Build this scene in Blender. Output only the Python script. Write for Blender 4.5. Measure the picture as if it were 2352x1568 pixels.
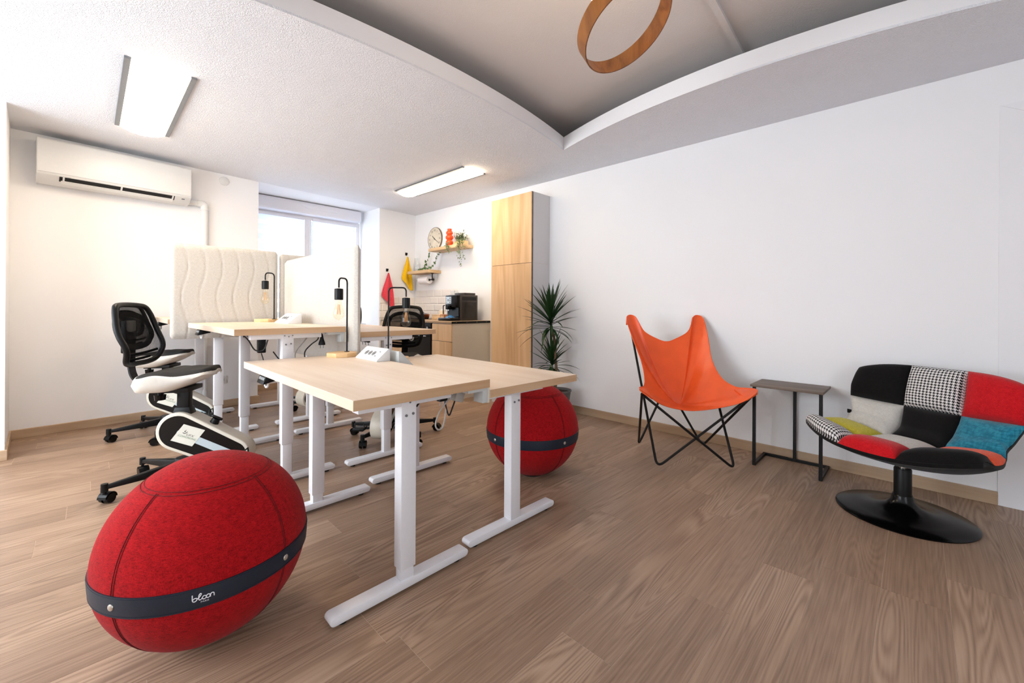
import bpy, bmesh, math, random
from mathutils import Vector, Matrix
random.seed(7)
for o in list(bpy.data.objects): bpy.data.objects.remove(o)
SC = bpy.context.scene
COL = SC.collection
# ---------------------------------------------------------------- camera
H = 1.1; FPX = 950.0; TH = math.radians(45.6); RO = math.radians(0.3)
FW = Vector((math.sin(TH), math.cos(TH), 0)); R0 = Vector((math.cos(TH), -math.sin(TH), 0)); U0 = Vector((0, 0, 1))
RT = math.cos(RO)*R0 + math.sin(RO)*U0; UP = math.cos(RO)*U0 - math.sin(RO)*R0
cd = bpy.data.cameras.new('camera'); cam = bpy.data.objects.new('camera', cd); COL.objects.link(cam)
m = Matrix.Identity(4)
for i in range(3):
    m[i][0] = RT[i]; m[i][1] = UP[i]; m[i][2] = -FW[i]
m[2][3] = H
cam.matrix_world = m
cd.sensor_fit = 'HORIZONTAL'; cd.sensor_width = 36.0; cd.lens = 36.0*FPX/2352.0
cd.shift_y = (708.0-784.0)/2352.0
cd.clip_start = 0.02
SC.camera = cam
# ---------------------------------------------------------------- world, exposure, large lights
SC.view_settings.view_transform = 'Standard'; SC.view_settings.look = 'None'
SC.view_settings.exposure = 0.62; SC.view_settings.gamma = 1.0; SC.view_settings.use_curve_mapping = False
cy = SC.cycles; cy.max_bounces = 6; cy.diffuse_bounces = 4; cy.glossy_bounces = 2; cy.transmission_bounces = 2; cy.transparent_max_bounces = 6; cy.caustics_reflective = False; cy.caustics_refractive = False; cy.sample_clamp_indirect = 8.0
cy.use_adaptive_sampling = True; cy.adaptive_threshold = 0.09; cy.adaptive_min_samples = 12; cy.use_denoising = True
W = bpy.data.worlds.new('sky'); SC.world = W; W.use_nodes = True
bg = W.node_tree.nodes['Background']; bg.inputs[0].default_value = (0.80, 0.90, 1.0, 1); bg.inputs[1].default_value = 0.7
def area(name, loc, target, sx, sy, power, color, spread=180):
    l = bpy.data.lights.new(name, 'AREA'); l.shape = 'RECTANGLE'; l.size = sx; l.size_y = sy; l.energy = power; l.color = color
    l.spread = math.radians(spread)
    o = bpy.data.objects.new(name, l); COL.objects.link(o); o.location = loc
    d = Vector(target)-Vector(loc); o.rotation_euler = d.to_track_quat('-Z', 'Y').to_euler()
    return o
# daylight entering by the room's windows: the street front on the left, the blind window at the end; the rear light is added fill
area('daylight_street_window', (-2.13, 2.95, 1.45), (0, 2.95, 1.25), 2.9, 1.75, 88, (0.87, 0.94, 1.0))
area('rear_fill_light', (-0.6, -2.13, 1.45), (-0.4, 0, 1.50), 2.4, 1.75, 24, (0.92, 0.96, 1.0))
area('daylight_end_window', (2.2, 6.42, 1.65), (2.2, 5.0, 1.5), 1.35, 1.45, 23, (0.85, 0.92, 1.0))
# ---------------------------------------------------------------- node helpers / materials
MATS = {}
def lin(c):
    return tuple(((v/255.0)/12.92 if v/255.0 <= 0.04045 else (((v/255.0)+0.055)/1.055)**2.4) for v in c)
class NT:
    def __init__(s, name):
        s.m = bpy.data.materials.new(name); s.m.use_nodes = True; s.t = s.m.node_tree; s.b = s.t.nodes['Principled BSDF']
        MATS[name] = s.m
    def n(s, typ, **kw):
        nd = s.t.nodes.new(typ)
        for k, v in kw.items():
            if k.startswith('i_'):
                key = k[2:]; key = int(key) if key.isdigit() else key.replace('_', ' ')
                nd.inputs[key].default_value = v
            else: setattr(nd, k, v)
        return nd
    def l(s, a, b): s.t.links.new(a, b)
    def coord(s, kind='Object', scale=(1, 1, 1), rot=(0, 0, 0), rnd=0.0):
        tc = s.n('ShaderNodeTexCoord'); mp = s.n('ShaderNodeMapping'); mp.inputs['Scale'].default_value = scale; mp.inputs['Rotation'].default_value = rot
        src = tc.outputs[kind]
        if rnd:
            oi = s.n('ShaderNodeObjectInfo'); mm = s.n('ShaderNodeMath', operation='MULTIPLY'); mm.inputs[1].default_value = rnd
            s.l(oi.outputs['Random'], mm.inputs[0]); va = s.n('ShaderNodeVectorMath', operation='ADD'); cb = s.n('ShaderNodeCombineXYZ')
            for i in range(3): s.l(mm.outputs[0], cb.inputs[i])
            s.l(src, va.inputs[0]); s.l(cb.outputs[0], va.inputs[1]); src = va.outputs[0]
        s.l(src, mp.inputs['Vector']); return mp.outputs[0]
    def noise(s, vec, scale, detail=2.0, rough=0.5, dist=0.0):
        n = s.n('ShaderNodeTexNoise'); n.inputs['Scale'].default_value = scale; n.inputs['Detail'].default_value = detail
        n.inputs['Roughness'].default_value = rough; n.inputs['Distortion'].default_value = dist; s.l(vec, n.inputs['Vector']); return n.outputs[0]
    def ramp(s, fac, stops):
        r = s.n('ShaderNodeValToRGB'); e = r.color_ramp.elements
        while len(e) < len(stops): e.new(0.5)
        for i, (p, c) in enumerate(stops): e[i].position = p; e[i].color = (*c[:3], 1)
        s.l(fac, r.inputs[0]); return r.outputs[0]
    def mix(s, fac, a, b, mode='MIX'):
        x = s.n('ShaderNodeMix', data_type='RGBA', blend_type=mode)
        if isinstance(fac, (int, float)): x.inputs[0].default_value = fac
        else: s.l(fac, x.inputs[0])
        for v, i in ((a, 6), (b, 7)):
            if isinstance(v, tuple): x.inputs[i].default_value = (*v[:3], 1)
            else: s.l(v, x.inputs[i])
        return x.outputs[2]
    def math(s, op, a, b=None):
        x = s.n('ShaderNodeMath', operation=op)
        for v, i in ((a, 0), (b, 1)):
            if v is None: continue
            if isinstance(v, (int, float)): x.inputs[i].default_value = v
            else: s.l(v, x.inputs[i])
        return x.outputs[0]
    def col(s, out): s.l(out, s.b.inputs['Base Color'])
    def bump(s, h, strength=0.3, dist=0.002):
        b = s.n('ShaderNodeBump'); b.inputs['Strength'].default_value = strength; b.inputs['Distance'].default_value = dist
        s.l(h, b.inputs['Height']); s.l(b.outputs[0], s.b.inputs['Normal'])
    def set(s, **kw):
        for k, v in kw.items(): s.b.inputs[k.replace('_', ' ')].default_value = v
        return s
def plain(name, rgb, rough=0.5, metal=0.0, noise=0.04, scale=60.0, bump=0.0, **kw):
    t = NT(name); c = lin(rgb); v = t.coord('Object')
    f = t.noise(v, scale, 3.0)
    t.col(t.ramp(f, [(0.3, tuple(x*(1-noise) for x in c)), (0.7, tuple(min(1, x*(1+noise)) for x in c))]))
    t.set(Roughness=rough, Metallic=metal, **kw)
    if bump: t.bump(f, bump, 0.002)
    return t.m
def fabric(name, rgb, rgb2, scale=700.0, bump=0.5, sheen=0.2, amount=0.5):
    t = NT(name); v = t.coord('Object')
    a = t.noise(t.coord('Object', (1, 1, 0.15)), scale, 2.0); b = t.noise(t.coord('Object', (0.15, 0.15, 1)), scale, 2.0); cc = t.noise(v, 60.0, 3.0)
    f = t.math('MULTIPLY', t.math('ADD', a, b), 0.5); f2 = t.math('ADD', t.math('MULTIPLY', f, 0.8), t.math('MULTIPLY', cc, 0.2))
    t.col(t.ramp(f2, [(0.5-0.16*amount, lin(rgb2)), (0.5+0.16*amount, lin(rgb))]))
    t.set(Roughness=0.95, Sheen_Weight=sheen); t.b.inputs['Specular IOR Level'].default_value = 0.15
    t.bump(f, bump, 0.0015); return t.m
def wood(name, light, dark, axis='x', scale=1.0, rough=0.45, contrast=1.0, rnd=9.0, ring=26.0, bump=0.05):
    t = NT(name)
    st = {'x': (0.55, 5.0, 5.0), 'y': (5.0, 0.55, 5.0), 'z': (5.0, 5.0, 0.55)}[axis]
    fs = {'x': (2.2, 70, 70), 'y': (70, 2.2, 70), 'z': (70, 70, 2.2)}[axis]
    v = t.coord('Object', tuple(k*scale for k in st), rnd=rnd); n1 = t.noise(v, 1.0, 2.0, 0.45, 0.35)
    rings = t.math('ADD', t.math('MULTIPLY', t.math('SINE', t.math('MULTIPLY', n1, ring)), 0.5), 0.5)
    v2 = t.coord('Object', tuple(k*scale for k in fs), rnd=rnd); n2 = t.noise(v2, 1.0, 3.0, 0.6)
    v3 = t.coord('Object', tuple(k*scale*0.45 for k in st), rnd=rnd*1.7); n3 = t.noise(v3, 1.0, 2.0)
    f = t.math('ADD', t.math('ADD', t.math('MULTIPLY', rings, 0.28*contrast), t.math('MULTIPLY', n2, 0.42*contrast)), t.math('MULTIPLY', n3, 0.55))
    lo, hi = lin(dark), lin(light); c0 = 0.62 - 0.0*contrast
    t.col(t.ramp(f, [(c0-0.30, lo), (c0+0.22, hi)]))
    t.set(Roughness=rough); t.b.inputs['Specular IOR Level'].default_value = 0.35
    if bump: t.bump(n2, bump, 0.001)
    return t.m
def M(k): return MATS[k]
# wall paint and ceilings
def paint(name, rgb, bump=0.05, scale=90.0, rough=0.75):
    t = NT(name); v = t.coord('Object'); f = t.noise(v, scale, 3.0); g = t.noise(v, 1.3, 2.0); c = lin(rgb)
    t.col(t.ramp(g, [(0.3, tuple(x*0.985 for x in c)), (0.7, c)])); t.set(Roughness=rough)
    if bump: t.bump(f, bump, 0.004)
    return t.m
paint('wall_paint', (243, 243, 245), 0.0)
paint('trim_white', (240, 240, 243), 0.0, rough=0.5)
paint('upper_ceiling_paint', (226, 220, 217), 0.25, 160.0, 0.85)
def embossed(name, rgb):
    t = NT(name); v = t.coord('Object'); c = lin(rgb)
    d = t.noise(v, 9.0, 1.0)
    w = t.n('ShaderNodeTexVoronoi', feature='F1'); w.inputs['Scale'].default_value = 75.0
    mp = t.coord('Object', (1, 1, 1)); vv = t.n('ShaderNodeVectorMath', operation='ADD'); nz = t.n('ShaderNodeTexNoise'); nz.inputs['Scale'].default_value = 30.0
    t.l(mp, nz.inputs['Vector']); sc = t.n('ShaderNodeVectorMath', operation='SCALE'); sc.inputs['Scale'].default_value = 0.06
    t.l(nz.outputs['Color'], sc.inputs[0]); t.l(mp, vv.inputs[0]); t.l(sc.outputs[0], vv.inputs[1])
    wv = t.n('ShaderNodeTexWave', wave_type='BANDS', bands_direction='DIAGONAL'); wv.inputs['Scale'].default_value = 24.0; wv.inputs['Distortion'].default_value = 14.0; wv.inputs['Detail'].default_value = 2.0; wv.inputs['Detail Scale'].default_value = 2.4
    t.l(vv.outputs[0], wv.inputs['Vector']); t.l(vv.outputs[0], w.inputs['Vector'])
    hgt = t.math('ADD', t.math('MULTIPLY', wv.outputs[0], 0.6), t.math('MULTIPLY', w.outputs['Distance'], 0.7))
    t.col(t.ramp(d, [(0.3, tuple(x*0.985 for x in c)), (0.7, c)])); t.set(Roughness=0.8); t.bump(hgt, 0.45, 0.006); return t.m
embossed('ceiling_paper', (232, 234, 240))
# floor plank
def plankmat():
    t = NT('floor_plank')
    v = t.coord('Object', (0.42, 5.6, 1.0), rnd=37.0); n1 = t.noise(v, 1.0, 1.4, 0.45, 0.35)
    rings = t.math('ADD', t.math('MULTIPLY', t.math('SINE', t.math('MULTIPLY', n1, 230.0)), 0.5), 0.5)
    mask = t.ramp(t.noise(t.coord('Object', (0.9, 3.0, 1.0), rnd=91.0), 1.0, 1.0), [(0.42, (0, 0, 0)), (0.62, (1, 1, 1))])
    n2 = t.noise(t.coord('Object', (3.0, 120.0, 1.0), rnd=17.0), 1.0, 3.0, 0.6)
    n3 = t.noise(t.coord('Object', (0.6, 2.0, 1.0), rnd=53.0), 1.0, 2.0)
    rm = t.math('MULTIPLY', rings, t.math('ADD', t.math('MULTIPLY', mask, 0.21), 0.03))
    f = t.math('ADD', t.math('ADD', rm, t.math('MULTIPLY', n2, 0.46)), t.math('MULTIPLY', n3, 0.27))
    c = t.ramp(f, [(0.22, lin((112, 86, 68))), (0.46, lin((160, 131, 108))), (0.76, lin((186, 158, 134)))])
    oi = t.n('ShaderNodeObjectInfo'); c2 = t.mix(0.08, c, t.ramp(oi.outputs['Random'], [(0, lin((118, 94, 76))), (1, lin((182, 152, 127)))]))
    t.col(c2); t.set(Roughness=0.42); t.b.inputs['Specular IOR Level'].default_value = 0.45; t.bump(n2, 0.08, 0.0008); return t.m
plankmat()
plain('floor_joint', (196, 174, 154), 0.7)
wood('skirting_wood', (206, 180, 152), (170, 142, 114), 'x', 1.0, 0.5, 0.7)
wood('skirting_wood_y', (206, 180, 152), (170, 142, 114), 'y', 1.0, 0.5, 0.7)
wood('desk_wood', (243, 227, 209), (219, 194, 169), 'y', 0.9, 0.42, 0.8, ring=12)
wood('desk_edge_wood', (214, 182, 148), (186, 148, 110), 'x', 1.0, 0.5, 0.8)
wood('oak_front', (226, 189, 146), (196, 155, 111), 'z', 1.0, 0.5, 0.9)
wood('worktop_wood', (196, 168, 138), (160, 130, 100), 'y', 1.0, 0.5, 0.8)
wood('pine', (238, 206, 160), (218, 178, 126), 'x', 1.6, 0.5, 0.7)
wood('shelf_oak', (226, 196, 156), (196, 160, 116), 'y', 1.2, 0.5, 0.9)
wood('grey_wood', (128, 112, 100), (96, 82, 72), 'y', 1.3, 0.5, 0.9)
wood('ring_walnut', (164, 104, 50), (112, 66, 28), 'z', 2.0, 0.4, 0.8)
plain('white_steel', (230, 230, 234), 0.35, 0.0, 0.01)
plain('white_plastic', (226, 227, 227), 0.38, 0.0, 0.01)
plain('soft_grey_plastic', (196, 200, 200), 0.45, 0.0, 0.02)
plain('black_plastic', (11, 11, 12), 0.42, 0.0, 0.1, Specular_IOR_Level=0.25)
plain('black_steel', (13, 12, 13), 0.42, 0.0, 0.1, Specular_IOR_Level=0.3)
plain('black_gloss', (7, 6, 7), 0.2, 0.0, 0.1, Specular_IOR_Level=0.25)
plain('black_rubber', (14, 14, 15), 0.65, 0.0, 0.1)
plain('beige_plastic', (214, 207, 192), 0.42, 0.0, 0.02)
plain('pale_stripe', (182, 195, 200), 0.4, 0.0, 0.02)
plain('chrome', (200, 198, 195), 0.22, 1.0, 0.02)
plain('grey_metal', (132, 136, 142), 0.4, 0.7, 0.04)
plain('dark_slot', (18, 19, 22), 0.7, 0.0, 0.1)
plain('white_leather', (222, 216, 206), 0.42, 0.0, 0.03, 25.0, 0.05)
plain('black_seat_mesh', (24, 23, 23), 0.75, 0.0, 0.2, 900.0, 0.3)
fabric('red_wool', (184, 19, 25), (112, 5, 9), 620.0, 0.5, 0.04, 0.9)
plain('red_thread', (92, 6, 10), 0.9)
plain('navy_leather', (15, 27, 44), 0.5, 0.0, 0.08, 200.0, 0.08)
plain('silver_stud', (205, 198, 190), 0.3, 0.9, 0.02)
plain('logo_white', (236, 236, 242), 0.5)
fabric('screen_felt', (208, 203, 196), (184, 178, 170), 500.0, 0.35, 0.2, 0.8)
plain('orange_leather', (238, 94, 38), 0.36, 0.0, 0.06, 7.0, 0.06)
plain('leather_back', (196, 178, 164), 0.8, 0.0, 0.05)
fabric('patch_black', (22, 20, 20), (12, 11, 11), 900.0, 0.3, 0.1)
fabric('patch_grey', (206, 203, 196), (186, 182, 174), 900.0, 0.3, 0.15)
fabric('patch_red', (206, 26, 34), (172, 14, 22), 900.0, 0.3, 0.15)
fabric('patch_yellow', (204, 192, 66), (176, 164, 44), 900.0, 0.3, 0.15)
fabric('patch_orange', (240, 92, 48), (214, 68, 30), 900.0, 0.3, 0.15)
fabric('patch_blue', (44, 136, 158), (24, 104, 128), 90.0, 0.3, 0.3)
def hound():
    t = NT('patch_houndstooth'); uv = t.n('ShaderNodeTexCoord'); sp = t.n('ShaderNodeSeparateXYZ'); t.l(uv.outputs['UV'], sp.inputs[0])
    N = 1.0/0.0019
    i = t.math('FLOOR', t.math('MULTIPLY', sp.outputs[0], N)); j = t.math('FLOOR', t.math('MULTIPLY', sp.outputs[1], N))
    wi = t.math('LESS_THAN', t.math('FLOORED_MODULO', i, 8.0), 4.0); wj = t.math('LESS_THAN', t.math('FLOORED_MODULO', j, 8.0), 4.0)
    tw = t.math('LESS_THAN', t.math('FLOORED_MODULO', t.math('ADD', i, j), 4.0), 2.0)
    v = t.math('ADD', t.math('MULTIPLY', tw, wi), t.math('MULTIPLY', t.math('SUBTRACT', 1.0, tw), wj))
    t.col(t.mix(v, lin((232, 230, 228)), lin((18, 17, 18)))); t.set(Roughness=0.95); return t.m
hound()
def glass(name, col=(1, 1, 1), rough=0.0, ior=1.45, alpha=0.0):
    t = NT(name); gl = t.n('ShaderNodeBsdfGlass'); gl.inputs['Color'].default_value = (*col, 1); gl.inputs['IOR'].default_value = ior; gl.inputs['Roughness'].default_value = rough
    tr = t.n('ShaderNodeBsdfTransparent'); tr.inputs[0].default_value = (*col, 1); gg = t.n('ShaderNodeBsdfGlossy'); gg.inputs['Roughness'].default_value = 0.03
    fr = t.n('ShaderNodeLayerWeight'); fr.inputs['Blend'].default_value = 0.25; mx = t.n('ShaderNodeMixShader')
    t.l(t.math('ADD', t.math('MULTIPLY', t.math('POWER', fr.outputs['Facing'], 3.0), 0.55), 0.04), mx.inputs[0]); t.l(tr.outputs[0], mx.inputs[1]); t.l(gg.outputs[0], mx.inputs[2])
    t.t.nodes.remove(gl); t.l(mx.outputs[0], t.t.nodes['Material Output'].inputs[0]); return t.m
glass('clear_glass', (0.97, 0.98, 0.98)); glass('amber_glass', (0.995, 0.965, 0.89), ior=1.30); glass('smoke_panel', (0.5, 0.48, 0.46))
def emis(name, rgb, strength, base=(255, 255, 255)):
    t = NT(name); t.col(t.ramp(t.noise(t.coord('Object'), 3.0), [(0, lin(base)), (1, lin(base))]))
    t.b.inputs['Emission Color'].default_value = (*lin(rgb), 1); t.b.inputs['Emission Strength'].default_value = strength; t.set(Roughness=0.5); return t.m
emis('panel_light', (255, 232, 198), 15.0, (250, 244, 232)); emis('ring_led', (255, 222, 180), 260.0); plain('filament', (222, 158, 88), 0.4)
def blindmat(name, a, b, mixf):
    t = NT(name); d = t.n('ShaderNodeBsdfDiffuse'); d.inputs[0].default_value = (*a, 1); tl = t.n('ShaderNodeBsdfTranslucent'); tl.inputs[0].default_value = (*b, 1)
    mx = t.n('ShaderNodeMixShader'); mx.inputs[0].default_value = mixf; t.l(d.outputs[0], mx.inputs[1]); t.l(tl.outputs[0], mx.inputs[2])
    t.l(mx.outputs[0], t.t.nodes['Material Output'].inputs[0]); return t.m
blindmat('blind_dense', (0.82, 0.84, 0.88), (0.74, 0.80, 0.92), 0.55); blindmat('blind_sheer', (0.9, 0.92, 0.95), (0.95, 0.97, 1.0), 0.85)
def meshmat():
    t = NT('chair_mesh'); v = t.coord('Object'); n = t.noise(t.coord('Object', (1, 1, 1)), 700.0, 1.0); d = t.n('ShaderNodeBsdfDiffuse'); d.inputs[0].default_value = (0.012, 0.012, 0.013, 1)
    tr = t.n('ShaderNodeBsdfTransparent'); mx = t.n('ShaderNodeMixShader'); f = t.ramp(n, [(0.40, (0.95, 0.95, 0.95)), (0.60, (0.35, 0.35, 0.35))])
    t.l(f, mx.inputs[0]); t.l(tr.outputs[0], mx.inputs[1]); t.l(d.outputs[0], mx.inputs[2]); t.l(mx.outputs[0], t.t.nodes['Material Output'].inputs[0]); return t.m
meshmat()
plain('tile_white', (238, 232, 226), 0.18, 0.0, 0.01); plain('grout', (206, 198, 190), 0.9)
plain('cream_panel', (212, 199, 178), 0.55, 0.0, 0.01); plain('cabinet_grey', (214, 210, 210), 0.55, 0.0, 0.01)
plain('orange_ceramic', (238, 84, 36), 0.25, 0.0, 0.03); plain('clock_face', (222, 212, 192), 0.6, 0.0, 0.08, 12.0); plain('clock_rim', (120, 104, 90), 0.5, 0.2)
plain('ink', (48, 42, 40), 0.6); plain('ink_green', (78, 122, 84), 0.6); plain('note_paper', (216, 214, 202), 0.8, 0.0, 0.01)
fabric('towel_red', (234, 84, 96), (212, 60, 74), 600.0, 0.4); fabric('towel_yellow', (250, 204, 40), (232, 178, 16), 600.0, 0.4)
plain('paper_white', (240, 236, 234), 0.9, 0.0, 0.02); plain('copper', (190, 104, 60), 0.25, 0.9, 0.04); plain('blue_film', (70, 130, 190), 0.15, 0.2, 0.35, 30.0)
plain('machine_grey', (62, 57, 54), 0.35, 0.1, 0.05); plain('screen_white', (206, 222, 236), 0.3)
plain('leaf_dark', (26, 56, 22), 0.42, 0.0, 0.3, 9.0); plain('leaf_olive', (96, 112, 66), 0.5, 0.0, 0.3, 14.0); plain('leaf_ivy', (74, 104, 50), 0.5, 0.0, 0.3, 14.0)
plain('bark', (120, 98, 76), 0.9, 0.0, 0.25, 40.0, 0.3); plain('stem_green', (140, 152, 110), 0.6, 0.0, 0.1); plain('pot_grey', (104, 102, 102), 0.6, 0.0, 0.05); plain('soil', (52, 40, 32), 0.95, 0.0, 0.3, 80.0, 0.5)
plain('cable_black', (14, 14, 15), 0.5); plain('cable_grey', (168, 162, 156), 0.5); plain('shutter_white', (232, 232, 240), 0.4, 0.0, 0.01); plain('candle', (238, 226, 204), 0.6); plain('white_ceramic', (236, 232, 228), 0.3)
# ---------------------------------------------------------------- geometry helpers
def V(*a): return Vector(a)
class MB:
    def __init__(s): s.v = []; s.f = []; s.uv = {}
    def add(s, vs, fs):
        o = len(s.v); s.v += [Vector(p) for p in vs]; s.f += [tuple(i+o for i in f) for f in fs]; return s
    def box(s, x0, x1, y0, y1, z0, z1):
        return s.add([(x0,y0,z0),(x1,y0,z0),(x1,y1,z0),(x0,y1,z0),(x0,y0,z1),(x1,y0,z1),(x1,y1,z1),(x0,y1,z1)],
                     [(0,3,2,1),(4,5,6,7),(0,1,5,4),(1,2,6,5),(2,3,7,6),(3,0,4,7)])
    def hexa(s, p): # 8 points bottom ccw, top ccw
        return s.add(p, [(0,3,2,1),(4,5,6,7),(0,1,5,4),(1,2,6,5),(2,3,7,6),(3,0,4,7)])
    def obox(s, c, ax, ay, az):
        c = Vector(c); ax, ay, az = Vector(ax), Vector(ay), Vector(az)
        return s.hexa([c-ax-ay-az, c+ax-ay-az, c+ax+ay-az, c-ax+ay-az, c-ax-ay+az, c+ax-ay+az, c+ax+ay+az, c-ax+ay+az])
    def bar(s, a, b, w, h, up=(0,0,1)):
        a, b = Vector(a), Vector(b); d = (b-a); L = d.length; d.normalize(); u = Vector(up); sd = d.cross(u)
        if sd.length < 1e-5: sd = d.cross(Vector((1,0,0)))
        sd.normalize(); u = sd.cross(d)
        return s.obox((a+b)/2, d*L/2, sd*w/2, u*h/2)
    def ring(s, c, ax, ay, r, n): return [Vector(c)+ax*(r*math.cos(2*math.pi*i/n))+ay*(r*math.sin(2*math.pi*i/n)) for i in range(n)]
    def cyl(s, a, b, r, r2=None, n=16):
        a, b = Vector(a), Vector(b); r2 = r if r2 is None else r2; d = (b-a).normalized()
        x = d.orthogonal().normalized(); y = d.cross(x)
        vs = s.ring(a, x, y, r, n)+s.ring(b, x, y, r2, n)
        return s.add(vs, [tuple(range(n-1,-1,-1)), tuple(range(n,2*n))]+[(i,(i+1)%n,n+(i+1)%n,n+i) for i in range(n)])
    def tube(s, pts, r, n=8, closed=False):
        P = [Vector(p) for p in pts]; N = len(P); o = len(s.v); prev = None
        for i in range(N):
            if closed: d = (P[(i+1)%N]-P[i-1])
            else: d = P[min(i+1,N-1)]-P[max(i-1,0)]
            d.normalize()
            if prev is None: x = d.orthogonal().normalized()
            else:
                x = prev-d*prev.dot(d); x.normalize()
            prev = x; y = d.cross(x); rr = r[i] if isinstance(r, (list, tuple)) else r
            s.v += s.ring(P[i], x, y, rr, n)
        for i in range(N if closed else N-1):
            j = (i+1) % N
            for k in range(n): s.f.append((o+i*n+k, o+i*n+(k+1)%n, o+j*n+(k+1)%n, o+j*n+k))
        if not closed: s.f.append(tuple(o+k for k in range(n-1,-1,-1))); s.f.append(tuple(o+(N-1)*n+k for k in range(n)))
        return s
    def lathe(s, prof, c=(0,0,0), n=24, ax=(0,0,1)):
        ax = Vector(ax).normalized(); x = Vector((1,0,0)) if abs(ax.z) > 0.9 else ax.orthogonal().normalized(); y = ax.cross(x); c = Vector(c); o = len(s.v); rows = []
        for r, z in prof:
            if r < 1e-6: s.v.append(c+ax*z); rows.append([len(s.v)-1])
            else: s.v += s.ring(c+ax*z, x, y, r, n); rows.append(list(range(len(s.v)-n, len(s.v))))
        for a, b in zip(rows, rows[1:]):
            for k in range(n):
                k2 = (k+1) % n
                if len(a) == 1 and len(b) == 1: continue
                if len(a) == 1: s.f.append((a[0], b[k2], b[k]))
                elif len(b) == 1: s.f.append((a[k], a[k2], b[0]))
                else: s.f.append((a[k], a[k2], b[k2], b[k]))
        return s
    def prism(s, poly, off):
        off = Vector(off); n = len(poly); P = [Vector(p) for p in poly]
        return s.add(P+[p+off for p in P], [tuple(range(n-1,-1,-1)), tuple(range(n,2*n))]+[(i,(i+1)%n,n+(i+1)%n,n+i) for i in range(n)])
    def grid(s, nu, nv, fn, uvfn=None, closed_u=False, flip=False):
        o = len(s.v)
        for j in range(nv+1):
            for i in range(nu if closed_u else nu+1):
                s.v.append(Vector(fn(i/nu, j/nv)))
                if uvfn: s.uv[len(s.v)-1] = uvfn(i/nu, j/nv)
        w = nu if closed_u else nu+1
        for j in range(nv):
            for i in range(nu):
                a = o+j*w+i; b = o+j*w+(i+1) % w; c = b+w; d = a+w
                s.f.append((a,d,c,b) if flip else (a,b,c,d))
        return s
    def build(s, name, mat, parent=None, smooth=35, bevel=0.0, seg=2, world=False, recalc=True, solid=0.0, loc=None):
        me = bpy.data.meshes.new(name); off = Vector((0,0,0))
        if world and parent is not None: off = wloc(parent)
        me.from_pydata([tuple(p-off) for p in s.v], [], s.f)
        if s.uv:
            ul = me.uv_layers.new(name='UVMap')
            for lp in me.loops: ul.data[lp.index].uv = s.uv.get(lp.vertex_index, (0, 0))
        if bevel or recalc:
            bm = bmesh.new(); bm.from_mesh(me)
            if recalc: bmesh.ops.recalc_face_normals(bm, faces=bm.faces)
            if bevel:
                es = [e for e in bm.edges if len(e.link_faces) == 2 and e.calc_face_angle(0) > 0.5]
                bmesh.ops.bevel(bm, geom=es, offset=bevel, segments=seg, affect='EDGES', profile=0.5, clamp_overlap=True)
            bm.to_mesh(me); bm.free()
        if smooth:
            me.shade_smooth(); me.set_sharp_from_angle(angle=math.radians(smooth))
        me.materials.append(MATS[mat]); me.update()
        o = bpy.data.objects.new(name, me); COL.objects.link(o)
        if parent is not None: o.parent = parent
        if loc is not None: o.location = loc
        if solid:
            md = o.modifiers.new('thick', 'SOLIDIFY'); md.thickness = solid; md.offset = -1
        return o
def wloc(o):
    p = Vector(o.location)
    while o.parent is not None: o = o.parent; p = p+Vector(o.location)
    return p
def tag(o, label=None, cat=None, group=None, kind=None):
    if label: o['label'] = label
    if cat: o['category'] = cat
    if group: o['group'] = group
    if kind: o['kind'] = kind
    return o
def thing(name, label, cat, loc=(0,0,0), rz=0.0, group=None):
    o = bpy.data.objects.new(name, None); COL.objects.link(o); o.location = loc; o.rotation_euler = (0,0,rz); o.empty_display_size = 0.1
    return tag(o, label, cat, group)
def struct(o): return tag(o, kind='structure')
def copy_tree(o, parent=None):
    c = o.copy(); COL.objects.link(c)
    if parent is not None: c.parent = parent
    for ch in [x for x in bpy.data.objects if x.parent == o]: copy_tree(ch, c)
    return c
def spline(pts, n=8, closed=False):
    P = [Vector(p) for p in pts]; out = []; N = len(P)
    for i in range(N if closed else N-1):
        p0 = P[(i-1) % N] if (closed or i > 0) else P[0]*2-P[1]; p1 = P[i]; p2 = P[(i+1) % N]
        p3 = P[(i+2) % N] if (closed or i < N-2) else P[N-1]*2-P[N-2]
        for k in range(n):
            t = k/n; out.append(0.5*((2*p1)+(p2-p0)*t+(2*p0-5*p1+4*p2-p3)*t*t+(3*p1-p0-3*p2+p3)*t**3))
    if not closed: out.append(P[-1])
    return out
def fillet(pts, r=0.03, n=5):
    P = [Vector(p) for p in pts]; out = [P[0]]
    for a, b, c in zip(P, P[1:], P[2:]):
        d1 = (a-b); d2 = (c-b); q = min(r, d1.length*0.45, d2.length*0.45); p1 = b+d1.normalized()*q; p2 = b+d2.normalized()*q
        for k in range(n+1):
            t = k/n; out.append(p1*(1-t)**2+b*2*t*(1-t)+p2*t*t)
    out.append(P[-1]); return out
def text_mesh(name, body, size, mat, parent, fn, shear=0.0, align='CENTER', extrude=0.0):
    cu = bpy.data.curves.new(name, 'FONT'); cu.body = body; cu.size = size; cu.align_x = align; cu.align_y = 'CENTER'; cu.shear = shear; cu.extrude = extrude; cu.resolution_u = 2
    t = bpy.data.objects.new(name, cu); COL.objects.link(t); dg = bpy.context.evaluated_depsgraph_get(); me = bpy.data.meshes.new_from_object(t.evaluated_get(dg))
    bpy.data.objects.remove(t); bpy.data.curves.remove(cu); me.name = name
    for v in me.vertices: v.co = fn(v.co)
    me.materials.clear(); me.materials.append(MATS[mat]); o = bpy.data.objects.new(name, me); COL.objects.link(o); o.parent = parent; return o
def zc(y): return 2.500+0.0105*y
def ywall(x): return 5.36+0.09*x
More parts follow.
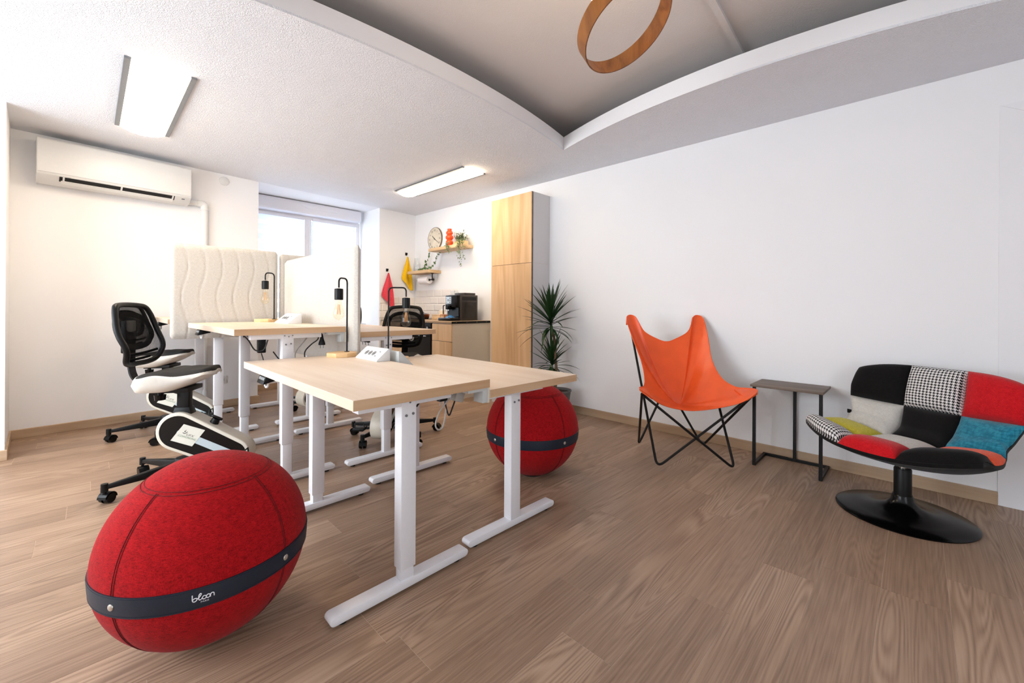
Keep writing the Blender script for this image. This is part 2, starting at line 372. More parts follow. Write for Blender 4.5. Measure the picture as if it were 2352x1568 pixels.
# ---------------------------------------------------------------- the room
XR = 3.612; XL = -2.2; YB = -2.2
# floor: screed with planks laid along x
fl = struct(MB().box(XL, 3.75, YB, 6.45, -0.06, -0.0007).build('floor', 'floor_joint', smooth=0))
PWD = 0.19; PL = 1.22; G = 0.0008
full = None
def end_x(k): # plank joint offsets, read off the joints in view
    fixed = {0: 2.20, -1: 2.467, 1: 2.204, 2: 2.055, 3: 1.62, 4: 2.35, 5: 1.35, 6: 1.95}
    return fixed.get(k, 2.2+((k*0.537) % 1.0)*PL)
for k in range(-9, 34):
    y0 = -0.092+k*PWD; y1 = y0+PWD
    if y1 < -1.4 or y0 > 6.25: continue
    e = end_x(k); i0 = math.floor((-1.7-e)/PL)
    for i in range(i0, 8):
        xa = e+i*PL; xb = xa+PL
        if xa > 3.62: break
        if xb < -1.6: continue
        ca = max(xa, XL); cb = min(xb, 3.70)
        # nothing of the floor shows behind and far left of the camera: leave those boards out
        if cb+max(y1, 0)*0.98+0.0 < 0.55 and y1 < 1.2: continue
        if cb < -0.9 and y0 < 3.0: continue
        if cb-ca > PL-1e-4:
            if full is None: full = MB().box(G, PL-G, G, PWD-G, -0.0006, 0.0).build('plank', 'floor_plank', fl, 0); o = full
            else: o = full.copy(); COL.objects.link(o)
            o.location = (xa, y0, 0)
        else:
            o = MB().box(G, cb-ca-G, G, PWD-G, -0.0006, 0.0).build('plank', 'floor_plank', fl, 0); o.location = (ca, y0, 0)
# boards outside the view, one sheet
# walls ---------------------------------------------------------------------------
T = 0.10
def wallpoly(name, poly, h0, h1, mat='wall_paint'):
    b = MB(); n = len(poly)
    b.add([(x,y,h0) for x,y in poly]+[(x,y,h1) for x,y in poly], [tuple(range(n-1,-1,-1)), tuple(range(n,2*n))]+[(i,(i+1)%n,n+(i+1)%n,n+i) for i in range(n)])
    return struct(b.build(name, mat, smooth=0))
wallpoly('wall_right', [(XR,YB-T),(XR+T,YB-T),(XR+T,6.45),(XR,6.45)], -0.05, 3.0)
XA, XB = 1.372, 2.965    # window recess
YW = 6.21                # recess back
wallpoly('wall_end_left', [(-0.46,ywall(-0.46)),(XA,ywall(XA)),(XA,6.45),(-0.46,6.45)], -0.05, 3.0)
wallpoly('wall_end_right', [(XB,ywall(XB)),(XR,ywall(XR)),(XR,6.45),(XB,6.45)], -0.05, 3.0)
wallpoly('wall_end_sill', [(XA,YW),(XB,YW),(XB,YW+0.12),(XA,YW+0.12)], -0.05, 0.86)
wallpoly('wall_left_pier', [(XL,4.635),(-0.42,4.635),(-0.46,ywall(-0.46)),(-0.46,6.45),(XL,6.45)], -0.05, 3.0)
# left wall with the street window opening, rear wall with an opening added for the fill light (both behind / beside the camera)
def holed_wall(name, axis, c, a0, a1, o0, o1, z0, z1, top):
    b = MB()
    def bx(u0,u1,w0,w1):
        if axis == 'x': b.box(c-T, c, u0, u1, w0, w1)
        else: b.box(u0, u1, c-T, c, w0, w1)
    bx(a0,o0,-0.05,top); bx(o1,a1,-0.05,top); bx(o0,o1,-0.05,z0); bx(o0,o1,z1,top)
    struct(b.build(name, 'wall_paint', smooth=0))
holed_wall('wall_left', 'x', XL, YB-T, 4.635, 1.45, 4.45, 0.55, 2.35, 3.0)
holed_wall('wall_rear', 'y', YB, XL-T, XR, -1.85, 0.65, 0.55, 2.35, 3.0)
# white lining of the doorway at the right end of the right wall
dl = MB().box(XR-0.006, XR+0.002, -1.35, -0.331, 0.0, 2.262).box(XR-0.010, XR-0.006, -1.35, -1.30, 0, 2.262).build('door_1', 'trim_white', smooth=0); struct(dl)
MB().prism([(XR-0.006,-0.335,2.26),(XR-0.006,-1.34,2.26),(XR-0.006,-1.34,1.62)], (-0.004,0,0)).build('door_panel', 'trim_white', dl, 0)
# skirting boards
def skirt(name, pts, mat):
    b = MB()
    for (a, c, n) in pts:
        a, c, n = Vector((*a,0)), Vector((*c,0)), Vector((*n,0)).normalized()*0.013
        b.hexa([a, c, c+n, a+n, a+V(0,0,0.075), c+V(0,0,0.075), c+n+V(0,0,0.072), a+n+V(0,0,0.072)])
    return struct(b.build(name, mat, smooth=0, bevel=0.0015, seg=1))
skirt('baseboard_right', [((XR,-0.331),(XR,2.94),(-1,0))], 'skirting_wood_y')
skirt('baseboard_end', [((-0.455,ywall(-0.455)),(XA+0.013,ywall(XA)),(0.09,-1))], 'skirting_wood')
skirt('baseboard_recess', [((XA,ywall(XA)),(XA,YW),(1,0)),((XA+0.013,YW),(XB,YW),(0,-1)),((XB,YW),(XB,ywall(XB)),(-1,0))], 'skirting_wood')
skirt('baseboard_left', [((-0.42,4.635),(-0.46,ywall(-0.46)),(1,0.05)),((-1.4,4.635),(-0.407,4.635),(0,-1))], 'skirting_wood')
# lowered ceiling with the curved opening --------------------------------------------
def arc(a, b, mid, n=28):  # circular-ish bow through mid between a and b
    out = []
    for i in range(n):
        t = i/n; q = 4*t*(1-t); p = Vector(a)*(1-t)+Vector(b)*t; d = Vector(mid)-(Vector(a)+Vector(b))/2; out.append(p+d*q)
    return out
cA, cB, cC, cD = (2.972,2.272), (2.985,-0.62), (0.22,-0.62), (0.22,2.262)
hole = arc(cD, cA, (1.60,2.118)) + arc(cA, cB, (2.712,0.80)) + arc(cB, cC, (1.60,-0.44)) + arc(cC, cD, (0.47,0.82))
outer = [(XL,4.635),(-0.42,4.635),(-0.46,ywall(-0.46)),(XR,ywall(XR)),(XR,YB),(XL,YB)]
def ceiling_slab():
    bm = bmesh.new()
    ov = [bm.verts.new((x,y,zc(y))) for x,y in outer]; hv = [bm.verts.new((p[0],p[1],zc(p[1]))) for p in hole]
    es = [bm.edges.new((L[i],L[(i+1)%len(L)])) for L in (ov,hv) for i in range(len(L))]
    bmesh.ops.triangle_fill(bm, edges=es, use_beauty=True, use_dissolve=False)
    bmesh.ops.recalc_face_normals(bm, faces=bm.faces)
    me = bpy.data.meshes.new('ceiling'); bm.to_mesh(me); bm.free(); me.materials.append(MATS['ceiling_paper'])
    o = bpy.data.objects.new('ceiling', me); COL.objects.link(o); md = o.modifiers.new('thick','SOLIDIFY'); md.thickness = 0.012; md.offset = 1
    if me.polygons[0].normal.z < 0: md.offset = -1
    return struct(o)
ceil = ceiling_slab()
# upright curved fascia round the opening
b = MB(); n = len(hole); ctr = Vector((1.6,0.82))
FH = 0.115
inn = [Vector((p[0],p[1])) for p in hole]; outw = [p+(p-ctr).normalized()*0.02 for p in inn]
b.v = [V(p.x,p.y,zc(p.y)-0.001) for p in inn]+[V(p.x,p.y,zc(p.y)+FH) for p in inn]+[V(p.x,p.y,zc(p.y)+FH) for p in outw]+[V(p.x,p.y,zc(p.y)+0.012) for p in outw]
for i in range(n):
    j = (i+1)%n
    for k in range(3): b.f.append((k*n+i, k*n+j, (k+1)*n+j, (k+1)*n+i))
struct(b.build('trim_1', 'trim_white', smooth=30))
# soffit over the window recess
struct(MB().hexa([(XA,ywall(XA),zc(5.5)),(XB,ywall(XB),zc(5.6)),(XB,6.45,zc(6.3)+0.012),(XA,6.45,zc(6.3)+0.012),(XA,ywall(XA),2.66),(XB,ywall(XB),2.66),(XB,6.45,2.66),(XA,6.45,2.66)]).build('trim_2', 'trim_white', smooth=0))
# true ceiling above, with a shallow boxed pipe run
UC = 2.79
uc = struct(MB().box(XL-T, XR+T, YB-T, 6.45, UC, UC+0.1).build('ceiling_upper', 'upper_ceiling_paint', smooth=0))
struct(MB().hexa([(1.0,0.712,UC-0.025),(3.45,0.838,UC-0.025),(3.45,0.874,UC-0.025),(1.0,0.748,UC-0.025),(1.0,0.712,UC+.01),(3.45,0.838,UC+.01),(3.45,0.874,UC+.01),(1.0,0.748,UC+.01)]).build('trim_3', 'upper_ceiling_paint', smooth=0))
# window at the end: roller box, frame, two sashes, zebra blinds ------------------------
wn = thing('window_1', None, None, (2.17, YW, 0)); struct(wn)
b = MB(); prof = [(-0.03,2.392),(-0.135,2.40),(-0.15,2.42),(-0.15,2.545),(-0.14,2.562),(0.06,2.562),(0.06,2.392)]
b.prism([(XA,YW+y,z) for y,z in prof], (XB-0.075-XA,0,0)); b.build('shutter_box', 'shutter_white', wn, world=True, bevel=0.004)
b = MB(); pl = spline([(2.05,YW-0.153,2.512),(2.40,YW-0.153,2.512),(2.50,YW-0.153,2.505),(2.535,YW-0.153,2.488),(2.50,YW-0.153,2.47),(2.14,YW-0.153,2.47),(2.08,YW-0.153,2.488)],4,True)
b.prism(pl, (0,0.006,0)); b.build('access_hatch', 'shutter_white', wn, world=True, bevel=0.002)
b = MB(); z0, z1 = 0.86, 2.40
for (x0,x1) in ((XA,XA+0.06),(2.125,2.215),(XB-0.09,XB-0.03)): b.box(x0,x1,YW-0.01,YW+0.06,z0,z1)
b.box(XA+0.001,XB-0.031,YW-0.012,YW+0.058,2.34,2.398).box(XA+0.001,XB-0.031,YW-0.012,YW+0.058,z0+0.001,z0+0.06)
b.build('window_frame', 'shutter_white', wn, world=True, bevel=0.004)
for (x0,x1) in ((XA+0.06,2.125),(2.215,XB-0.09)):
    MB().box(x0,x1,YW+0.03,YW+0.036,z0+0.06,2.34).build('pane', 'clear_glass', wn, 0, world=True)
    bl = MB().box(x0+0.01,x1-0.01,YW-0.028,YW-0.010,2.335,2.372).build('blind', 'shutter_white', wn, world=True, bevel=0.004)
    z = 2.335; kk = 0
    while z > z0+0.2:
        hh = 0.075 if kk % 2 == 0 else 0.055
        MB().box(x0+0.015,x1-0.015,YW-0.020,YW-0.0185,z-hh,z).build('blind_band', 'blind_dense' if kk % 2 == 0 else 'blind_sheer', bl, 0, world=True)
        z -= hh; kk += 1
MB().cyl((2.19,YW-0.03,2.36),(2.19,YW-0.03,1.75),0.002,n=6).build('blind_cord','paper_white',wn,world=True)
MB().box(XA-0.02,XB+0.02,YW-0.16,YW+0.06,0.84,0.862).build('window_sill','trim_white',wn,world=True,bevel=0.004)
# off-frame frames: the street window, and the rear opening added for fill light
for nm, ax, c, o0, o1 in (('window_2','x',XL,1.45,4.45),('rear_fill_frame','y',YB,-1.85,0.65)):
    b = MB(); nb = 4 if ax == 'x' else 1
    def bx(u0,u1,w0,w1):
        if ax == 'x': b.box(c-0.07,c-0.02,u0,u1,w0,w1)
        else: b.box(u0,u1,c-0.07,c-0.02,w0,w1)
    for i in range(nb+1):
        u = o0+(o1-o0)*i/nb; bx(u-0.03,u+0.03,0.55,2.35)
    bx(o0,o1,0.55,0.61); bx(o0,o1,2.29,2.35); struct(b.build(nm,'shutter_white',smooth=0))
# wall tiles behind the worktop --------------------------------------------------------
wt = [o for o in bpy.data.objects if o.name == 'wall_right'][0]; we = [o for o in bpy.data.objects if o.name == 'wall_end_right'][0]
TW, THT = 0.20, 0.107
def tile_mesh(w):
    w2 = w/2-0.0015; h2 = THT/2-0.0015; e = 0.012; d = 0.006
    return MB().add([(-w2,0,-h2),(w2,0,-h2),(w2,0,h2),(-w2,0,h2),(-w2+e,-d,-h2+e),(w2-e,-d,-h2+e),(w2-e,-d,h2-e),(-w2+e,-d,h2-e)],
                    [(4,5,6,7),(0,1,5,4),(1,2,6,5),(2,3,7,6),(3,0,4,7)])
tm = None
for r in range(4):
    zc0 = 0.945+THT*(r+0.5)
    if r == 3: zc0 = 0.945+THT*3.5
    # right wall tiles, from the corner towards the room
    y = 5.675; k = 0
    while y > 4.60:
        w = TW/2 if (k == 0 and r % 2) else TW
        t = tile_mesh(w).build('tile','tile_white',wt,0); t.location = (XR-0.001,y-w/2,zc0); t.rotation_euler = (0,0,-math.pi/2); y -= w; k += 1
    if r < 3:
        x = XR-0.005; k = 0; a = math.atan(0.09)
        while x > XB+0.02:
            w = min(TW/2 if (k == 0 and r % 2 == 0) else TW, x-XB)
            if w < 0.03: break
            t = tile_mesh(w).build('tile','tile_white',we,0); t.location = (x-w/2,ywall(x-w/2)-0.001,zc0); t.rotation_euler = (0,0,a); x -= w; k += 1
# ---------------------------------------------------------------- standing desks
def desk(label, x0, x1, y0, y1, z, legys, lx, side, rot=0.0, extra=None):
    cx, cy = (x0+x1)/2, (y0+y1)/2
    t = thing('standing_desk', label, 'desk', (cx, cy, 0), rot, 'height-adjustable desks in two rows')
    hx, hy = (x1-x0)/2, (y1-y0)/2
    top = MB().box(-hx, hx, -hy, hy, z-0.037, z).build('desktop', 'desk_wood', t, bevel=0.0012, seg=1)
    for s in (-1, 1):
        MB().box(-hx+0.0004, hx-0.0004, s*hy-(0.0006 if s < 0 else 0.0003), s*hy+(0.0003 if s < 0 else 0.0006), z-0.0365, z-0.0006).build('edge_band', 'desk_edge_wood', top, 0)
    step = 0.087+(z-0.788)*0.85; L = lx-cx
    for ly in legys:
        y = ly-cy
        lg = MB().box(L-0.033, L+0.033, y-0.026, y+0.026, step, z-0.037).build('leg', 'white_steel', t, bevel=0.003)
        MB().box(L-0.027, L+0.027, y-0.021, y+0.021, 0.043, step+0.01).build('inner_column', 'white_steel', lg, bevel=0.002)
        b = MB(); n = 6; fz0, fz1 = 0.013, 0.045; r = (fz1-fz0)/2; fx0, fx1 = L-0.30, L+0.30; pr = []
        for k in range(n+1): a = -math.pi/2+math.pi*k/n; pr.append((fx1-r+r*math.cos(a), fz0+r+r*math.sin(a)))
        for k in range(n+1): a = math.pi/2+math.pi*k/n; pr.append((fx0+r+r*math.cos(a), fz0+r+r*math.sin(a)))
        b.prism([(px, y-0.027, pz) for px, pz in pr], (0, 0.054, 0)); ft = b.build('foot', 'white_steel', lg, bevel=0.002)
        for fx in (fx0+0.05, fx1-0.05): MB().cyl((fx, y, 0), (fx, y, 0.016), 0.017, n=14).build('foot_pad', 'black_rubber', lg)
        MB().box(L-0.205, L+0.205, y-0.024, y+0.024, z-0.068, z-0.0372).build('top_bracket', 'white_steel', lg, bevel=0.002)
        for (bx, bz) in ((-0.013, -0.105), (0.017, -0.101)): MB().cyl((L+bx, y-0.030, z+bz), (L+bx, y-0.0255, z+bz), 0.0052, n=10).build('bolt', 'grey_metal', lg)
        for (bx, bz) in ((-0.02, -0.050), (0.004, -0.056), (0.026, -0.050)): MB().cyl((L+bx, y-0.028, z+bz), (L+bx, y-0.0235, z+bz), 0.004, n=8).build('bolt', 'grey_metal', lg)
    ya, yb = legys[0]-cy, legys[1]-cy
    MB().box(L-0.028, L+0.028, ya+0.024, yb-0.024, z-0.066, z-0.0375).build('crossbeam', 'white_steel', t, bevel=0.002)
    # control panel and headphone hook on the user side
    s = side; ex = s*hx; py = hy-0.33 if s < 0 else -hy+0.3
    cp = MB().hexa([(ex-s*0.075,py-0.055,z-0.064),(ex+s*0.004,py-0.055,z-0.082),(ex+s*0.004,py+0.055,z-0.082),(ex-s*0.075,py+0.055,z-0.064),
              (ex-s*0.075,py-0.055,z-0.0375),(ex-s*0.012,py-0.055,z-0.0375),(ex-s*0.012,py+0.055,z-0.0375),(ex-s*0.075,py+0.055,z-0.0375)]).build('control_panel', 'black_plastic', t, bevel=0.003)
    for k in range(5):
        yy = py-0.036+k*0.018; f = 0.55
        MB().obox((ex-s*0.0035,yy,z-0.062), (0.0015*s,0,-0.004), (0,0.004,0), (s*0.003,0,-0.010)).build('button', 'soft_grey_plastic', cp, 0)
    MB().tube([(ex-s*0.03, py+0.01+0.034*math.cos(a), z-0.070+0.036*math.sin(a)) for a in [math.pi+math.pi*k/12 for k in range(13)]], 0.0055, 8).build('headphone_hook', 'white_plastic', t)
    MB().tube(spline([(ex-s*0.06,py+s*0.05,z-0.05),(ex-s*0.12,py+s*0.16,z-0.062),(ex-s*0.20,py+s*0.30,z-0.055),(L,py+s*0.5,z-0.06)],6), 0.005, 6).build('panel_cable', 'cable_black', t)
    return t
d11 = desk('front left desk, light wood top on white legs, nearest the camera', 0.617, 1.237, 1.345, 2.745, 0.788, (1.437, 2.342), 0.872, -1)
d12 = desk('front right desk whose top overhangs the far red ball', 1.262, 1.900, 1.350, 2.700, 0.737, (1.462, 2.405), 1.512, 1, math.radians(-1.0))
d21 = desk('middle left desk, raised tall, with felt screens on two sides', 0.560, 1.205, 2.765, 4.135, 0.972, (2.835, 3.775), 0.858, -1, math.radians(1.0))
d22 = desk('middle right desk beyond the felt screen, near the kitchen worktop', 1.315, 1.940, 2.755, 4.150, 0.930, (2.800, 3.815), 1.535, 1)
d31 = desk('rearmost left desk, mostly hidden behind the wavy felt screen', 0.430, 1.050, 4.22, 5.30, 1.000, (4.215+0.03, 5.13), 0.768, -1)
d32 = desk('rearmost right desk, only its white legs showing below the screens', 1.20, 1.82, 4.24, 5.30, 0.985, (4.25, 5.13), 1.51, 1)
# clamps and loose cables below the tops
def rel(t, p): return Vector(p)-Vector(t.location)
def clamp(t, x, y, z):
    o = rel(t, (x,y,z)); b = MB()
    b.box(o.x-0.11, o.x, o.y-0.012, o.y+0.05, o.z-0.052, o.z-0.0376); b.box(o.x-0.028, o.x, o.y-0.012, o.y+0.05, o.z-0.105, o.z-0.05)
    c = b.build('screen_clamp', 'soft_grey_plastic', t, bevel=0.001); MB().box(o.x+0.001, o.x+0.013, o.y-0.012, o.y+0.05, o.z-0.108, o.z-0.040).build('clamp_plate', 'beige_plastic', c, bevel=0.001)
clamp(d11, 1.236, 1.372, 0.788); clamp(d21, 1.204, 2.79, 0.972)
def cable(t, pts, r, mat, name='cable', n=8): return MB().tube(spline([rel(t, p) for p in pts], 8), r, n).build(name, mat, t)
cable(d11, [(0.93,1.45,0.70),(0.98,1.47,0.735),(1.02,1.50,0.742)], 0.0035, 'cable_black')
cable(d11, [(0.985,1.48,0.745),(1.01,1.46,0.722),(1.035,1.46,0.722),(1.05,1.47,0.748)], 0.003, 'cable_grey')
cable(d11, [(1.085,1.47,0.745),(1.088,1.465,0.66),(1.07,1.46,0.592),(1.045,1.46,0.580),(1.03,1.46,0.605),(1.05,1.46,0.655),(1.085,1.46,0.690),(1.11,1.46,0.712),(1.13,1.46,0.735)], 0.0035, 'cable_grey')
cable(d11, [(1.075,1.47,0.740),(1.085,1.465,0.68),(1.10,1.46,0.632),(1.118,1.46,0.660),(1.135,1.46,0.70),(1.14,1.47,0.735)], 0.0033, 'cable_black')
o = rel(d11, (1.068,1.46,0.722)); pg = MB().obox(o, (0.020,0,0), (0,0.014,0), (0.006,0,0.022)).build('plug', 'black_plastic', d11, bevel=0.004)
MB().cyl(o+V(-0.010,0,-0.02), o+V(-0.016,0,-0.042), 0.0022, n=6).build('prong','grey_metal',pg); MB().cyl(o+V(0.008,0,-0.02), o+V(0.004,0,-0.042), 0.0022, n=6).build('prong','grey_metal',pg)
o = rel(d11, (1.150,1.46,0.712)); pg = MB().obox(o, (0.023,0,-0.008), (0,0.018,0), (0.009,0,0.026)).build('plug', 'cable_grey', d11, bevel=0.005)
MB().cyl(o+V(0.02,0,0.004), o+V(0.045,0,0.012), 0.0025, n=6).build('prong','grey_metal',pg)
cable(d11, [(1.175,1.46,0.722),(1.20,1.46,0.735),(1.235,1.46,0.745)], 0.0015, 'cable_black', n=6)
cable(d21, [(0.62,2.83,0.935),(0.655,2.86,0.90),(0.69,2.86,0.84),(0.73,2.84,0.84),(0.75,2.83,0.90)], 0.004, 'cable_black')
o = rel(d21, (0.735,2.90,0.862)); MB().box(o.x-0.022,o.x+0.022,o.y-0.016,o.y+0.016,o.z-0.045,o.z+0.045).build('power_brick','black_plastic',d21,bevel=0.005)
cable(d21, [(0.735,2.90,0.815),(0.745,2.90,0.76),(0.70,2.88,0.755)], 0.003, 'cable_black')
cable(d21, [(1.055,2.86,0.94),(1.06,2.86,0.89),(1.02,2.88,0.85),(0.99,2.9,0.80),(1.0,2.9,0.72)], 0.0042, 'cable_black')
cable(d21, [(1.03,2.9,0.93),(0.99,2.92,0.87),(0.95,2.95,0.80),(0.95,2.95,0.72)], 0.004, 'cable_grey')
cable(d21, [(0.86,3.1,0.80),(0.90,3.08,0.74),(0.95,3.05,0.72),(1.0,3.0,0.70)], 0.004, 'cable_black')
o = rel(d21, (1.085,2.86,0.868)); pg = MB().lathe([(0,0.055),(0.006,0.05),(0.012,0.02),(0.022,-0.01),(0.022,-0.02),(0,-0.02)], o, 10).build('plug','black_plastic',d21)
for dx in (-0.01,0.01): MB().cyl(o+V(dx,0,-0.018), o+V(dx,0,-0.042), 0.0024, n=6).build('prong','grey_metal',pg)
cable(d21, [(1.07,2.86,0.94),(1.078,2.86,0.93),(1.085,2.86,0.92)], 0.004, 'cable_black')
for k in range(3):
    o = rel(d22, (1.345+0.022*k,2.79,0.872-0.004*k)); MB().box(o.x-0.009,o.x+0.009,o.y-0.012,o.y+0.012,o.z-0.012,o.z+0.022).build('plug','black_plastic',d22,bevel=0.003)
    MB().cyl(o+V(0,0,-0.01), o+V(0.002,0,-0.032), 0.0022, n=6).build('prong','grey_metal',d22)
# ---------------------------------------------------------------- felt screens
def screen(name, label, a, b_, z0, z1, thick, waves=5, both=True, groove_r=0.0022, back='screen_felt'):
    a, b_ = Vector((*a,0)), Vector((*b_,0)); d = (b_-a); L = d.length; d.normalize(); nrm = Vector((d.y,-d.x,0)); Hh = z1-z0
    t = thing(name, label, 'desk screen', tuple((a+b_)/2+V(0,0,z0)), 0.0, 'quilted felt screens on the desks')
    org = a+V(0,0,z0); NU, NV = 90, 28; R = 0.02
    xs = [L*(k+0.75)/(waves+0.55) for k in range(waves)]
    def fr(u, v, sgn):
        x, z = u*L, v*Hh
        e = min(x, L-x); f = min(z, Hh-z); q = thick/2
        bul = q*(1-0.80*max(0,1-e/0.028)**2.2)*(1-0.80*max(0,1-f/0.028)**2.2)
        g = 0.0
        for xk in xs:
            xc = xk+0.022*math.sin((z/Hh)*2*math.pi*1.5+0.6); g = max(g, math.exp(-((x-xc)/0.0042)**2))
        bul -= 0.0055*g
        cx = 0.0
        rad = 0.03  # round the corners
        if e < rad and f < rad:
            ex = rad-e; fz = rad-f; ll = math.hypot(ex, fz)
            if ll > rad:
                k = rad/ll; sx = -1 if x < L/2 else 1; sz = -1 if z < Hh/2 else 1
                x += -sx*(ex-ex*k); z += -sz*(fz-fz*k)
        return org+d*x+V(0,0,z)+nrm*(sgn*bul-thick/2)
    m = MB(); m.grid(NU, NV, lambda u,v: fr(u,v,1)); m.grid(NU, NV, lambda u,v: fr(u,v,-1), flip=True)
    w = NU+1; off = w*(NV+1); rim = [i for i in range(w)]+[j*w+NU for j in range(1,NV+1)]+[NV*w+i for i in range(NU-1,-1,-1)]+[j*w for j in range(NV-1,0,-1)]
    for k in range(len(rim)):
        p, q = rim[k], rim[(k+1)%len(rim)]; m.f.append((p, q, q+off, p+off))
    m.build('felt_panel', back, t, 40, world=True, recalc=True)
    return t
screen('desk_screen', 'upright cream felt screen with wavy quilting behind the middle left desk', (0.440,4.160), (1.200,4.160), 0.842, 1.605, 0.045, 6)
screen('desk_screen', 'cream felt screen peeking up behind the lengthwise screen, before the window', (1.222,4.175), (1.985,4.175), 0.86, 1.590, 0.045, 6)
sl = screen('desk_screen', 'long cream felt screen running lengthwise between the two middle desks', (1.243,4.150), (1.243,2.690), 0.700, 1.525, 0.050, 9)
# ---------------------------------------------------------------- filament lamps
def lamp(label, base_c, z, rz, rod_off, ztop, hook_dir, hook=0.105, drop=(0.066, 0.142)):
    t = thing('filament_lamp', label, 'lamp', (base_c[0], base_c[1], z), 0.0, 'filament bulb desk lamps')
    c, s = math.cos(rz), math.sin(rz); q = 0.085; k = 0.045
    pts = [(-q,-q+k),(-q+k,-q),(q-k,-q),(q,-q+k),(q,q-k),(q-k,q),(-q+k,q),(-q,q-k)]
    MB().prism([(c*x-s*y, s*x+c*y, 0.0) for x,y in pts], (0,0,0.026)).build('base', 'pine', t, bevel=0.0015)
    hd = Vector((*hook_dir,0)).normalized(); r0 = Vector((*rod_off,0)); top = ztop-z
    MB().cyl(r0+V(0,0,0.026), r0+V(0,0,0.029), 0.016, n=18).build('rod_flange', 'black_steel', t)
    e = r0+hd*hook
    MB().tube(fillet([r0+V(0,0,0.027), r0+V(0,0,top), e+V(0,0,top), e+V(0,0,top-drop[0]+0.004)], 0.032, 8), 0.0052, 10).build('rod', 'black_steel', t)
    zs = top-drop[0]
    MB().lathe([(0,zs),(0.006,zs),(0.025,zs-0.003),(0.0262,zs-0.008),(0.0262,zs-0.070),(0.024,zs-0.073),(0,zs-0.073)], e, 24).build('socket', 'black_plastic', t)
    zb = zs-0.073
    pr = [(0.016,zb+0.004),(0.0165,zb-0.010),(0.020,zb-0.030),(0.027,zb-0.055),(0.0330,zb-0.080),(0.0335,zb-0.094),(0.029,zb-0.110),(0.018,zb-0.120),(0.008,zb-0.1235),(0.004,zb-0.129),(0,zb-0.130)]
    bu = MB().lathe(pr, e, 28).build('bulb', 'amber_glass', t, 80)
    MB().cyl(e+V(0,0,zb), e+V(0,0,zb-0.05), 0.004, 0.002, n=8).build('glass_stem', 'clear_glass', bu)
    f = MB()
    for k2 in range(8):
        a = 2*math.pi*k2/8; r1 = 0.006; r2 = 0.011; f.tube([e+V(r1*math.cos(a),r1*math.sin(a),zb-0.028), e+V(r2*math.cos(a+0.2),r2*math.sin(a+0.2),zb-0.092)], 0.0008, 5)
    f.build('filament', 'filament', bu)
    return t
lamp('filament bulb lamp on the front left desk, hooked toward the camera', (1.130,2.625), 0.788, 0.35, (0.040,0.020), 1.287, (-0.88,-0.48), 0.08)
lamp('filament bulb lamp on the middle left desk before the wavy screen', (1.075,4.03), 0.972, 0.3, (0.035,-0.08), 1.390, (-0.95,-0.22), 0.075)
lamp('tall black filament lamp on the front right desk, hooked to the right', (1.470,2.560), 0.737, 0.2, (-0.058,-0.010), 1.236, (0.72,-0.70), 0.118)
# ---------------------------------------------------------------- power boxes
def power_box(label, x, y0, y1, z, s, h=0.070, w=0.085, front=True):
    t = thing('power_box', label, 'power outlet', (x, (y0+y1)/2, z), 0.0, 'wedge-shaped socket boxes on desks')
    hy = (y1-y0)/2
    bd = MB().prism([(0,-hy,0.0),(0,-hy,h),(s*0.012,-hy,h),(s*w,-hy,0.008),(s*w,-hy,0.0)], (0,2*hy,0)).build('housing', 'white_plastic' if front else 'soft_grey_plastic', t, bevel=0.002)
    p0 = V(s*0.012,0,h); p1 = V(s*w,0,0.008); d = (p1-p0).normalized(); nn = V(s*abs(d.z),0,abs(d.x)).normalized(); mid = (p0+p1)/2
    for k in range(3):
        c = mid+V(0,hy-0.078-k*0.045,0); so = MB()
        so.cyl(c-nn*0.001, c+nn*0.0012, 0.0195, n=22); o = so.build('socket', 'soft_grey_plastic', bd)
        MB().cyl(c+nn*0.0012, c+nn*0.0018, 0.0165, n=22).build('socket_well', 'grey_metal', o)
        for q in (-1,1): MB().cyl(c+V(0,q*0.0075,0)+nn*0.0018, c+V(0,q*0.0075,0)+nn*0.0024, 0.0028, n=10).build('pin_hole', 'dark_slot', o)
    for k in range(2):
        c = mid+V(0,hy-0.205-k*0.012,0)+d*(0.018-0.036*k); MB().obox(c+nn*0.0005, V(0,0.006,0), d*0.0022, nn*0.0008).build('usb_port', 'dark_slot', bd, 0)
    return t
power_box('white wedge power box with three sockets on the front left desk', 1.243-0.004, 2.215, 2.485, 0.788, -1)
power_box('grey wedge power box on the front right desk, seen from behind', 1.275, 2.18, 2.45, 0.737, 1, 0.105, 0.11, False)
power_box('wedge power box on the middle left desk beside the long screen', 1.155, 3.42, 3.74, 0.972, -1, 0.078, 0.1)
